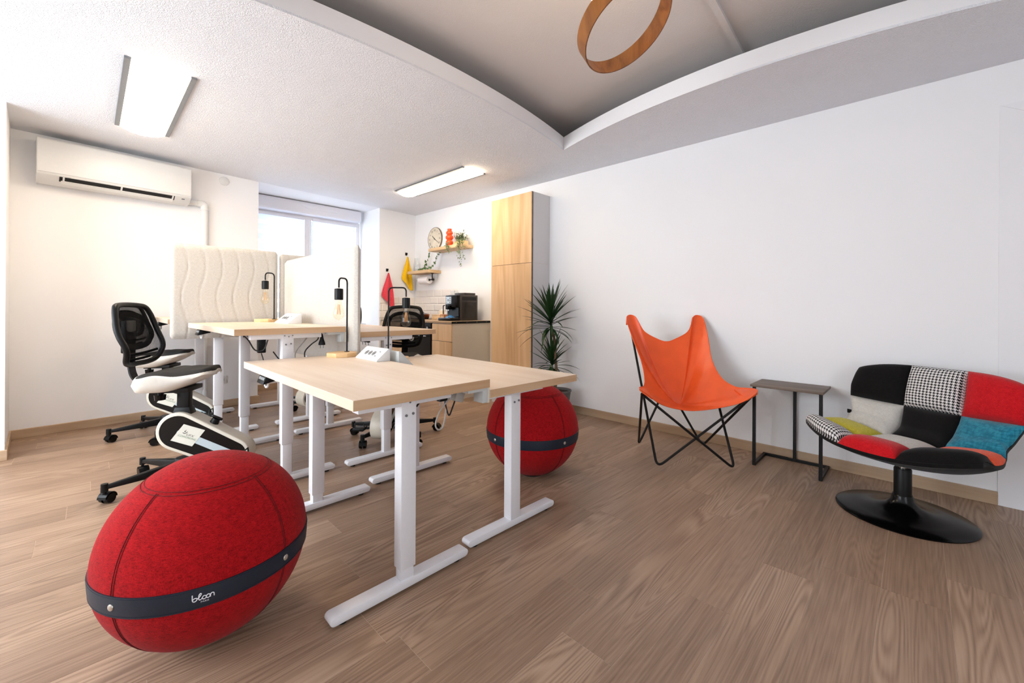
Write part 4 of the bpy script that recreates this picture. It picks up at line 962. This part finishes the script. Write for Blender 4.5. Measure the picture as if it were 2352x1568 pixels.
# ---------------------------------------------------------------- kitchen corner
XW = 2.990; ZW = 0.942
wk = thing('worktop', 'wooden kitchen worktop with a black strip on its end', 'worktop', (3.30,4.80,0.9))
MB().box(XW,XR-0.002,3.927,ywall(XW)-0.004,ZW-0.028,ZW).build('slab','worktop_wood',wk,world=True,bevel=0.0015)
stp = MB().box(XW,XR-0.004,3.9225,3.9268,ZW-0.029,ZW-0.002).build('end_strip','black_plastic',wk,0,world=True)
for xx in (3.06,3.22,3.38,3.54): MB().cyl((xx,3.9225,ZW-0.015),(xx,3.9205,ZW-0.015),0.004,n=10).build('screw','chrome',stp,world=True)
MB().box(3.12,3.52,4.83,5.24,ZW+0.0004,ZW+0.006).build('hob_glass','black_gloss',wk,0,world=True)
dc = thing('drawer_unit', 'oak drawer unit under the worktop end, with cream side panel', 'cabinet', (3.30,4.12,0))
MB().box(XW+0.021,XR-0.006,3.948,4.34,0.08,ZW-0.029).build('carcass','cabinet_grey',dc,0,world=True)
MB().box(XW+0.020,XR-0.004,3.930,3.9475,0.0,ZW-0.0295).build('end_panel','cream_panel',dc,0,world=True,bevel=0.001)
MB().box(XW+0.06,XR-0.02,3.95,4.34,0.0,0.08).build('plinth','cabinet_grey',dc,0,world=True)
for z0,z1 in ((0.700,0.905),(0.400,0.695),(0.09,0.395)): MB().box(XW+0.002,XW+0.0205,3.933,4.325,z0,z1).build('drawer_front','oak_front',dc,0,world=True,bevel=0.001)
ov = thing('oven', 'black built-in oven under the worktop', 'oven', (3.30,4.70,0))
MB().box(XW+0.018,XR-0.006,4.345,5.00,0.08,ZW-0.029).build('body','black_plastic',ov,0,world=True)
MB().box(XW-0.002,XW+0.017,4.350,4.995,0.14,0.79).build('glass_door','black_gloss',ov,0,world=True,bevel=0.003)
op = MB().box(XW-0.001,XW+0.017,4.350,4.995,0.795,0.905).build('control_strip','black_gloss',ov,0,world=True,bevel=0.002)
for yy in (4.40,4.52,4.84,4.94): MB().cyl((XW-0.001,yy,0.85),(XW-0.022,yy,0.85),0.016,n=16).build('knob','chrome',op,world=True)
MB().tube(fillet([(XW,4.42,0.745),(XW-0.035,4.42,0.745),(XW-0.035,4.93,0.745),(XW,4.93,0.745)],0.01,4),0.007,8).build('handle','chrome',ov,world=True)
MB().box(XW+0.05,XR-0.02,4.345,5.0,0.0,0.08).build('plinth','cabinet_grey',ov,0,world=True)
cu = thing('base_cabinet', 'oak base cabinet in the corner left of the oven', 'cabinet', (3.30,5.30,0))
MB().box(XW+0.021,XR-0.006,5.005,ywall(XW)-0.01,0.08,ZW-0.029).build('carcass','cabinet_grey',cu,0,world=True)
for y0,y1 in ((5.008,5.308),(5.312,5.612)): MB().box(XW+0.002,XW+0.0205,y0,y1,0.09,0.905).build('door','oak_front',cu,0,world=True,bevel=0.001)
MB().box(XW+0.05,XR-0.02,5.005,5.6,0.0,0.08).build('plinth','cabinet_grey',cu,0,world=True)
tc = thing('tall_cabinet', 'tall narrow oak-fronted cabinet against the right wall', 'cabinet', (3.46,3.27,0))
MB().box(3.331,XR-0.002,2.951,3.588,0.0,2.360).build('carcass','cabinet_grey',tc,0,world=True,bevel=0.001)
for z0,z1 in ((0.06,1.592),(1.596,2.358)): MB().box(3.311,3.3305,2.953,3.586,z0,z1).build('door','oak_front',tc,0,world=True,bevel=0.001)
MB().box(3.3335,XR-0.004,2.9495,2.9508,1.594,1.5965).build('side_joint','grout',tc,0,world=True)
MB().box(3.309,3.3335,2.9505,2.9530,0.06,2.358).build('edge_band','grey_wood',tc,0,world=True)
# shelves
def shelf(label, x0, y0, y1, z0, z1):
    t = thing('wall_shelf', label, 'shelf', ((x0+XR)/2,(y0+y1)/2,z0)); MB().box(x0,XR-0.002,y0,y1,z0,z1).build('board','shelf_oak',t,world=True,bevel=0.0015); return t
shelf('upper oak wall shelf carrying the orange vase', 3.39, 4.274, 5.00, 1.905, 1.947)
sl2 = shelf('lower oak wall shelf with a paper roll holder below', 3.39, 4.998, 5.56, 1.610, 1.652)
# paper towel roll under the lower shelf
rh = thing('roll_holder', 'black pipe paper towel holder under the lower shelf', 'roll holder', (3.5,5.2,1.61))
MB().tube(fillet([(3.50,5.06,1.609),(3.50,5.06,1.515),(3.50,5.46,1.515)],0.015,5),0.008,10).build('pipe','black_steel',rh,world=True)
MB().cyl((3.50,5.06,1.609),(3.50,5.06,1.602),0.024,n=18).build('flange','black_steel',rh,world=True); MB().lathe([(0,-0.012),(0.016,-0.012),(0.018,0),(0.016,0.012),(0,0.012)],(3.50,5.045,1.515),14,(0,1,0)).build('end_cap','black_steel',rh,world=True)
pr2 = MB().lathe([(0.018,-0.12),(0.056,-0.12),(0.058,-0.117),(0.058,0.117),(0.056,0.12),(0.018,0.12),(0.018,-0.12)],(3.50,5.25,1.515),36,(0,1,0)).build('paper_roll','paper_white',None,50); tag(pr2,'white paper towel roll hanging under the lower shelf','paper roll')
# clock
ck = thing('wall_clock', 'round cream wall clock with roman numerals above the shelves', 'clock', (XR-0.002,5.135,2.127), 0.0)
CR = 0.172; cx_ = V(-1,0,0)
MB().lathe([(0,0.0),(CR,0.0),(CR+0.002,0.012),(CR-0.001,0.022),(CR-0.005,0.022),(CR-0.007,0.018),(0,0.018)],(0,0,0),56,(-1,0,0)).build('rim','clock_rim',ck,40)
fc = MB().lathe([(0,0.0195),(CR-0.006,0.0195)],(0,0,0),48,(-1,0,0)).build('face','clock_face',ck)
def ckp(x, y, e=0.0205): return V(-e, -x, y)   # x to the right as seen from the room
nums = ['XII','I','II','III','IIII','V','VI','VII','VIII','IX','X','XI']
for h_, nm in enumerate(nums):
    a = math.pi/2-h_*math.pi/6; ca, sa = math.cos(a-math.pi/2), math.sin(a-math.pi/2)
    text_mesh('numeral', nm, 0.042, 'ink', ck, lambda c, a=a, ca=ca, sa=sa: ckp(math.cos(a)*0.128+(c.x*0.85*ca-c.y*sa), math.sin(a)*0.128+(c.x*0.85*sa+c.y*ca)), 0.0)
for ang, L, w in ((math.radians(90-300-10),0.085,0.006),(math.radians(90-122),0.125,0.004)):
    d = V(math.cos(ang),math.sin(ang),0); s_ = V(-d.y,d.x,0); P = [d*-0.02-s_*w,d*L*0.9-s_*w*0.6,d*L,d*L*0.9+s_*w*0.6,d*-0.02+s_*w]
    MB().prism([ckp(p.x,p.y,0.023) for p in P],(-0.001,0,0)).build('hand','ink',ck,0)
MB().cyl((-0.02,0,0),(-0.026,0,0),0.007,n=14).build('hub','ink',ck)
# vase
vb = MB().lathe([(0,0),(0.040,0),(0.042,0.008),(0.034,0.020),(0.050,0.045),(0.053,0.060),(0.046,0.080),(0.034,0.092),(0.052,0.112),(0.056,0.130),(0.050,0.148),(0.034,0.160),(0.046,0.178),(0.049,0.192),(0.042,0.208),(0.030,0.220),(0.030,0.240),(0.033,0.245),(0.028,0.247),(0.025,0.235),(0.026,0.12),(0.0,0.10)],(3.48,4.625,1.9472),32).build('vase','orange_ceramic',None,70); tag(vb,'orange bubble-shaped ceramic vase on the upper shelf','vase')
# trailing pot plant on the upper shelf
def leaflet(b, p, d, L, w, up):
    d = Vector(d).normalized(); s = d.cross(Vector(up)); s = s.normalized() if s.length > 1e-4 else V(1,0,0); p = Vector(p); n = s.cross(d)
    o = len(b.v); b.v += [p, p+d*L*0.45+s*w, p+d*L, p+d*L*0.45-s*w, p+d*L*0.45-n*w*0.25]; b.f += [(o,o+1,o+4),(o+1,o+2,o+4),(o+2,o+3,o+4),(o+3,o,o+4)]
random.seed(3)
tp = thing('trailing_plant', 'leafy trailing plant in a wooden box on the upper shelf', 'potted plant', (3.49,4.39,1.947))
MB().box(3.45,3.55,4.30,4.50,1.9473,2.000).build('box_pot','pine',tp,world=True,bevel=0.003)
fo = MB(); stem = MB()
for k in range(46):
    a = random.uniform(0,2*math.pi); r = random.uniform(0.02,0.10); hgt_ = random.uniform(0.03,0.12); p0 = V(3.49+random.uniform(-.03,.03),4.40+random.uniform(-.07,.07),1.995); p1 = p0+V(r*math.cos(a)*0.7,r*math.sin(a)*1.2,hgt_)
    stem.tube([p0,(p0+p1)/2+V(0,0,0.02),p1],0.0012,4)
    for q in range(9): f = 0.3+0.7*q/8; c = p0.lerp(p1,f)+V(random.uniform(-.012,.012),random.uniform(-.012,.012),random.uniform(-.01,.02)); leaflet(fo,c,(random.uniform(-1,1),random.uniform(-1,1),random.uniform(-.3,.8)),random.uniform(.016,.030),random.uniform(.006,.010),(0,0,1))
for (y0,z1,n,xx,sp) in ((4.52,1.84,34,3.375,0.035),(4.545,1.88,22,3.37,0.03),(4.29,1.66,60,3.385,0.03),(4.25,1.74,40,3.40,0.035),(4.32,1.80,34,3.375,0.03)):
    P = spline([(3.46,y0,2.03),(xx,y0-0.01,1.98),(xx-0.01,y0-0.02,1.90),(xx,y0-0.03,z1)],10); stem.tube(P,0.0012,4)
    for q in range(n): c = random.choice(P[6:]); leaflet(fo,c+V(random.uniform(-sp,sp)*0.5,random.uniform(-sp,sp),random.uniform(-.01,.01)),(random.uniform(-1,.4),random.uniform(-1,1),random.uniform(-1.2,.1)),random.uniform(.018,.032),random.uniform(.006,.011),(-1,0,.2))
tag(fo.build('foliage','leaf_olive',tp,0,world=True,recalc=False),kind='stuff'); stem.build('stems','stem_green',tp,world=True)
# ivy garland from the upper shelf and clock down to the lower shelf
iv = thing('ivy_garland', 'thin ivy garland hanging in a U between the two shelves', 'ivy', (3.5,5.15,1.9))
vine = spline([(3.56,5.20,1.945),(3.56,5.24,1.86),(3.55,5.30,1.78),(3.53,5.33,1.71),(3.47,5.345,1.676),(3.43,5.28,1.674),(3.41,5.18,1.674),(3.41,5.05,1.676),(3.43,4.98,1.69),(3.50,4.96,1.78),(3.52,4.94,1.87),(3.54,4.92,1.93)],10)
MB().tube(vine,0.0013,5).build('vine','stem_green',iv,world=True)
def ivy_leaf():
    P = [(0,0),(0.30,-0.12),(0.52,0.10),(0.34,0.28),(0.40,0.62),(0.14,0.58),(0,1.0),(-0.14,0.58),(-0.40,0.62),(-0.34,0.28),(-0.52,0.10),(-0.30,-0.12)]
    b = MB(); b.v = [V(0,y,0.10*abs(x)) .__class__((x,y,0.10*abs(x))) for x,y in P]; b.f = [(0,1,2,3),(0,3,4,5),(0,5,6,7),(0,7,8,9),(0,9,10,11)]; return b
ivm = None
for k in range(34):
    p = vine[min(len(vine)-1,int(k*len(vine)/34))]; s_ = random.uniform(0.034,0.050)
    if ivm is None: ivm = ivy_leaf().build('leaf','leaf_ivy',iv,0,recalc=False); o = ivm
    else: o = ivm.copy(); COL.objects.link(o)
    o.location = p-wloc(iv)+V(-0.008,random.uniform(-.02,.02),random.uniform(-.012,.012)); o.scale = (s_,s_,s_); o.rotation_euler = (random.uniform(1.0,1.9),random.uniform(2.2,4.0),-math.pi/2+random.uniform(-.6,.6))
# glass jar on the lower shelf
gj = MB().lathe([(0,0.004),(0.044,0.004),(0.050,0.03),(0.050,0.10),(0.038,0.15),(0.040,0.205),(0.042,0.205),(0.040,0.15),(0.052,0.10),(0.052,0.03),(0.046,0.0),(0,0.0)],(3.49,5.45,1.6525),28).build('glass_jar','clear_glass',None,70); tag(gj,'clear glass jar on the lower shelf','jar')
# towels on hooks
def towel(label, x, z, w, h, skew, mat):
    y = ywall(x); t = thing('kitchen_towel', label, 'towel', (x,y-0.02,z), math.atan(0.09))
    def f(u, v):
        lx = -w*(v/0.64) if v < 0.64 else -w+(1.75*w)*((v-0.64)/0.36)
        rx = 0.55*w*(v/0.4)**0.8 if v < 0.4 else 0.55*w+0.30*w*((v-0.4)/0.6)
        lx -= 0.010; rx += 0.010
        x_ = lx+(rx-lx)*u; fold = 0.014*math.sin(u*9+v*3)*min(1,v*3)*(1-0.5*v)+0.012*math.sin(x_*60)*v
        return V(x_, -0.020+fold, -v*h)
    g = MB().grid(22, 26, f); g.build('cloth', mat, t, 80, recalc=False, solid=0.003)
    MB().tube([V(0.0,-0.012,-0.012),V(0.004,-0.014,0.02),V(0.0,-0.010,0.034),V(-0.004,-0.014,0.02),V(0.0,-0.012,-0.010)],0.0022,5).build('loop','paper_white',t)
    hk = thing('wall_hook', 'black square towel hook above the '+('red' if 'red' in mat else 'yellow')+' towel', 'hook', (x,y,z+0.045), math.atan(0.09))
    MB().box(-0.020,0.020,-0.008,-0.001,-0.022,0.022).build('plate','black_plastic',hk,bevel=0.002); MB().tube(fillet([(0,-0.006,0.0),(0,-0.026,-0.004),(0,-0.028,0.010)],0.006,4),0.005,8).build('peg','black_plastic',hk)
towel('coral red towel hanging on the end wall, left of the yellow one', 3.096, 1.615, 0.105, 0.52, 0.9, 'towel_red')
towel('yellow towel hanging on the end wall near the corner', 3.436, 1.888, 0.095, 0.52, 0.9, 'towel_yellow')
# coffee machine
cm = thing('coffee_machine', 'black bean-to-cup coffee machine on the worktop', 'coffee machine', (3.32,4.20,ZW))
zt = ZW
MB().box(3.215,3.50,4.045,4.295,zt+0.002,zt+0.325).build('body','machine_grey',cm,world=True,bevel=0.008)
MB().box(3.165,3.216,4.050,4.290,zt+0.165,zt+0.318).build('head','black_gloss',cm,world=True,bevel=0.010)
MB().box(3.195,3.2165,4.055,4.285,zt+0.03,zt+0.17).build('front_panel','black_gloss',cm,0,world=True)
tr_ = MB().box(3.055,3.22,4.045,4.295,zt+0.001,zt+0.036).build('drip_tray','black_plastic',cm,world=True,bevel=0.010); MB().box(3.065,3.205,4.06,4.28,zt+0.036,zt+0.0385).build('tray_grid','chrome',tr_,0,world=True)
cpn = MB().box(3.1625,3.166,4.165,4.275,zt+0.215,zt+0.300).build('control_panel','screen_white',cm,0,world=True)
for i in range(3): MB().cyl((3.1625,4.185,zt+0.232+i*0.025),(3.1605,4.185,zt+0.232+i*0.025),0.008,n=12).build('button','dark_slot',cpn,world=True)
for i in range(3): MB().cyl((3.1625,4.258,zt+0.232+i*0.025),(3.1605,4.258,zt+0.232+i*0.025),0.005,n=12).build('button','grey_metal',cpn,world=True)
MB().cyl((3.1625,4.222,zt+0.258),(3.1600,4.222,zt+0.258),0.014,n=16).build('dial','grey_metal',cpn,world=True)
sp = MB().box(3.135,3.185,4.19,4.245,zt+0.140,zt+0.185).build('spout','black_plastic',cm,world=True,bevel=0.004)
for yy in (4.205,4.230): MB().cyl((3.155,yy,zt+0.142),(3.155,yy,zt+0.122),0.006,n=10).build('nozzle','chrome',sp,world=True)
MB().tube(fillet([(3.17,4.300,zt+0.19),(3.15,4.31,zt+0.19),(3.15,4.31,zt+0.08)],0.01,4),0.006,8).build('steam_wand','black_plastic',cm,world=True)
MB().box(3.240,3.475,4.0435,4.0455,zt+0.255,zt+0.300).build('vent_slot','dark_slot',cm,0,world=True); MB().box(3.245,3.475,4.0425,4.0455,zt+0.03,zt+0.235).build('water_tank','smoke_panel',cm,0,world=True)
MB().box(3.30,3.48,4.07,4.27,zt+0.325,zt+0.352).build('bean_lid','machine_grey',cm,world=True,bevel=0.004)
MB().grid(8,8,lambda u,v: V(3.075+0.09*u, 4.065+0.13*v, zt+0.040+0.028*math.sin(u*math.pi)*math.sin(v*math.pi)+0.006*math.sin(u*17+v*9))).build('film_wrap','blue_film',cm,60,world=True)
for i,(gx,gy) in enumerate(((3.24,4.235),(3.25,4.165))):
    g = MB().lathe([(0,0.0),(0.026,0.0),(0.031,0.055),(0.029,0.055),(0.024,0.004),(0,0.004)],(gx,gy,zt+0.326),20).build('glass_cup','clear_glass',None,60); tag(g,'small clear glass on the coffee machine, '+('farther left' if i==0 else 'nearer the bean lid'),'glass','glasses on the coffee machine')
# bits on the worktop
wb = thing('wooden_box', 'low wooden box on the worktop left of the coffee machine', 'box', (3.36,4.62,ZW))
MB().box(3.30,3.42,4.50,4.78,ZW+0.0005,ZW+0.062).build('case','pine',wb,world=True,bevel=0.002); MB().box(3.295,3.425,4.495,4.785,ZW+0.0622,ZW+0.068).build('lid','pine',wb,world=True,bevel=0.002)
ca_ = thing('candle_jar', 'white candle jar standing on the wooden box', 'candle', (3.36,4.63,ZW+0.068)); MB().lathe([(0,0),(0.035,0),(0.037,0.006),(0.037,0.055),(0.034,0.055),(0.034,0.045),(0,0.045)],(0,0,0.0005),24).build('jar','candle',ca_); MB().lathe([(0.038,0.055),(0.038,0.062),(0.012,0.066),(0.010,0.078),(0,0.08)],(0,0,0.0),20).build('lid','white_ceramic',ca_)
rk = thing('copper_rack', 'small copper wire rack beside the coffee machine', 'rack', (3.26,4.42,ZW))
MB().box(3.19,3.33,4.355,4.485,ZW+0.0005,ZW+0.012).build('tray','paper_white',rk,world=True,bevel=0.002)
for i in range(4): MB().tube(fillet([(3.22+0.028*i,4.37,ZW+0.012),(3.22+0.028*i,4.37,ZW+0.07),(3.22+0.028*i,4.47,ZW+0.07),(3.22+0.028*i,4.47,ZW+0.012)],0.01,4),0.0035,6).build('hoop','copper',rk,world=True)
kt = thing('copper_pan', 'copper pan with dark handle at the back of the worktop', 'pan', (3.36,5.08,ZW+0.006)); MB().lathe([(0,0),(0.075,0),(0.085,0.01),(0.092,0.06),(0.089,0.06),(0.08,0.012),(0,0.006)],(0,0,0.0008),28).build('bowl','copper',kt,50); MB().tube([(-0.085,0.01,0.05),(-0.14,0.05,0.075),(-0.20,0.09,0.10)],0.006,8).build('handle','black_plastic',kt)
MB().lathe([(0.09,0.061),(0.05,0.075),(0.012,0.08),(0.012,0.095),(0.0,0.098)],(0,0,0.0),24).build('lid','grey_metal',kt,50)
# ---------------------------------------------------------------- air conditioner
aw = math.atan(0.09); ac = thing('air_conditioner', 'white split air conditioner high on the end wall', 'air conditioner', (0.185,ywall(0.185),2.13), aw)
b = MB(); W2 = 0.513
pf_ = [(-0.001,0.03),(-0.045,0.0),(-0.12,0.012),(-0.190,0.062),(-0.200,0.085),(-0.200,0.345),(-0.185,0.362),(-0.001,0.362)]
b.prism([(-W2,y,z) for y,z in pf_],(2*W2,0,0)); body = b.build('casing','white_plastic',ac,40,bevel=0.005)
MB().box(-W2+0.004,W2-0.004,-0.2035,-0.199,0.078,0.340).build('front_flap','white_plastic',ac,bevel=0.002)
def acs(x, t, e): # point on the slanted lower face, t 0 front .. 1 rear
    a_, c_ = V(0,-0.190,0.062), V(0,-0.12,0.012); p = a_.lerp(c_,t); n_ = V(0,-(0.05),-0.07).normalized(); return V(x,p.y,p.z)+n_*e
sl_ = MB(); sl_.add([acs(-0.385,0.06,0.0015),acs(0.385,0.06,0.0015),acs(0.385,0.70,0.0015),acs(-0.385,0.70,0.0015)],[(0,1,2,3)]); sl_.build('air_slot','dark_slot',ac,0,recalc=False)
MB().hexa([acs(-0.375,0.55,0.002),acs(0.375,0.55,0.002),acs(0.375,0.92,0.004),acs(-0.375,0.92,0.004),acs(-0.375,0.55,0.006),acs(0.375,0.55,0.006),acs(0.375,0.92,0.008),acs(-0.375,0.92,0.008)]).build('louvre','white_plastic',ac,0)
for xx in (-0.36,0.0,0.37): MB().hexa([acs(xx-0.006,0.05,0.002),acs(xx+0.006,0.05,0.002),acs(xx+0.006,0.6,0.002),acs(xx-0.006,0.6,0.002),acs(xx-0.006,0.05,0.007),acs(xx+0.006,0.05,0.007),acs(xx+0.006,0.6,0.007),acs(xx-0.006,0.6,0.007)]).build('louvre_pivot','white_plastic',ac,0)
MB().hexa([acs(0.44,0.25,0.001),acs(0.465,0.25,0.001),acs(0.465,0.4,0.001),acs(0.44,0.4,0.001),acs(0.44,0.25,0.002),acs(0.465,0.25,0.002),acs(0.465,0.4,0.002),acs(0.44,0.4,0.002)]).build('badge','grey_metal',ac,0)
du = thing('pipe_duct', 'white pipe trunking running from air conditioner down the end wall', 'pipe', (0.85,ywall(0.85),0))
yw = -0.036
MB().tube(fillet([(0.70-0.85,-0.040,2.185),(0.848-0.85,yw,2.185),(0.848-0.85,yw,0.02)],0.04,8),0.031,18).build('duct','white_plastic',du,50)
MB().tube(fillet([(0.785-0.85,yw-0.003,2.185),(0.848-0.85,yw,2.185),(0.848-0.85,yw,2.12)],0.04,8),0.036,18).build('elbow_sleeve','white_plastic',du,50)
MB().cyl((0.848-0.85,yw,0.16),(0.848-0.85,yw,0.21),0.036,n=20).build('joint_sleeve','white_plastic',du)
sd_ = MB().lathe([(0,0.012),(0.040,0.012),(0.046,0.008),(0.048,0.0)],(1.031,ywall(1.031),2.482),28,(0.09,-1,0)).build('blank_cover','white_plastic',None,40); tag(sd_,'round white blanking cover on the end wall near the ceiling','wall plate')
so = thing('wall_socket', 'white wall socket low on the end wall behind desk legs', 'socket', (1.02,ywall(1.02),0.30), aw)
MB().box(-0.042,0.042,-0.010,0.0,-0.042,0.042).build('plate','white_plastic',so,bevel=0.003); MB().cyl((0,-0.010,0),(0,-0.0115,0),0.02,n=20).build('well','soft_grey_plastic',so)
# ---------------------------------------------------------------- ceiling light panels
def panel(label, x0, x1, y0, y1):
    ym = (y0+y1)/2; z = zc(ym); t = thing('ceiling_light', label, 'ceiling light', ((x0+x1)/2,ym,z), 0.0, 'oblong ceiling lights'); t.rotation_euler = (math.atan(0.0105),0,0)
    hx, hy = (x1-x0)/2, (y1-y0)/2
    for s in (-1,1): MB().box(s*hx-(0.032 if s > 0 else 0), s*hx+(0.032 if s < 0 else 0), -hy, hy, -0.012, 0.0).build('side_rail','grey_metal',t,0,bevel=0.002)
    w = hx-0.030
    def f(u, v):
        x = (-1+2*u)*w; y = (-1+2*v)*(hy-0.004); e = min(v,1-v)*2*hy; return V(x, y, -0.012-0.034*math.cos(math.pi/2*(-1+2*u))**0.8)
    b = MB().grid(14, 2, f); n_ = 15
    df = b.build('diffuser','panel_light',t,60,recalc=False)
    for s in (-1,1):
        pts = [f(i/14, 0 if s < 0 else 1) for i in range(15)]; MB().prism(pts+[V(w,s*(hy-0.004),-0.004),V(-w,s*(hy-0.004),-0.004)],(0,s*0.003,0)).build('end_cap','panel_light',t,0)
    return t
panel('lit oblong ceiling light on the left, before the air conditioner', 0.132, 0.468, 3.235, 4.545)
panel('lit oblong ceiling light above the kitchen side', 2.632, 2.945, 3.29, 4.62)
# ---------------------------------------------------------------- ring pendant in the ceiling opening
def cam_pt(px, py, d): return V(0,0,H)+(FW+RT*((px-1176)/FPX)-UP*((py-708)/FPX))*d
rc = V(1.73,0.978,2.42)
rl = thing('ring_pendant', 'twisted wooden ring pendant light in the ceiling opening', 'pendant lamp', (rc.x,rc.y,rc.z))
ax = V(-0.085,0.498,0.863).normalized(); e1 = (FW-ax*FW.dot(ax)).normalized(); e2 = ax.cross(e1)
RR = 0.216; n = 96; band = MB(); led = MB()
def rp(g, r, w):
    tw = 0.0; rad = e1*math.cos(g)+e2*math.sin(g); d = ax*math.cos(tw)+rad*math.sin(tw); nn = rad*math.cos(tw)-ax*math.sin(tw); return rad*RR+nn*r+d*w
hw_ = 0.040
for k in range(n):
    g = 2*math.pi*k/n; band.v += [rp(g,-0.003,-hw_),rp(g,0.003,-hw_),rp(g,0.003,hw_),rp(g,-0.003,hw_)]
for k in range(n):
    j = (k+1)%n
    for q in range(4): band.f.append((k*4+q,k*4+(q+1)%4,j*4+(q+1)%4,j*4+q))
band.build('wooden_ring','ring_walnut',rl,60)
for k in range(n+1):
    g = math.radians(135)+math.radians(90)*k/n; led.v += [rp(g,-0.0028,hw_+0.0015),rp(g,0.0028,hw_+0.0015)]
for k in range(n): led.f.append((k*2,k*2+1,k*2+3,k*2+2))
led.build('led_strip','ring_led',rl,60,recalc=False)
tp_ = max((rp(2*math.pi*k/n,0,0) for k in range(n)), key=lambda p: p.z); cz_ = UC-rc.z
MB().cyl(tp_, V(tp_.x,tp_.y,cz_-0.02) if tp_.z < cz_-0.03 else V(tp_.x,tp_.y,cz_-0.005), 0.002, n=6).build('cord','cable_black',rl)
MB().lathe([(0,0),(0.05,0),(0.05,-0.02),(0,-0.022)],(tp_.x,tp_.y,cz_),24).build('canopy','white_plastic',rl)
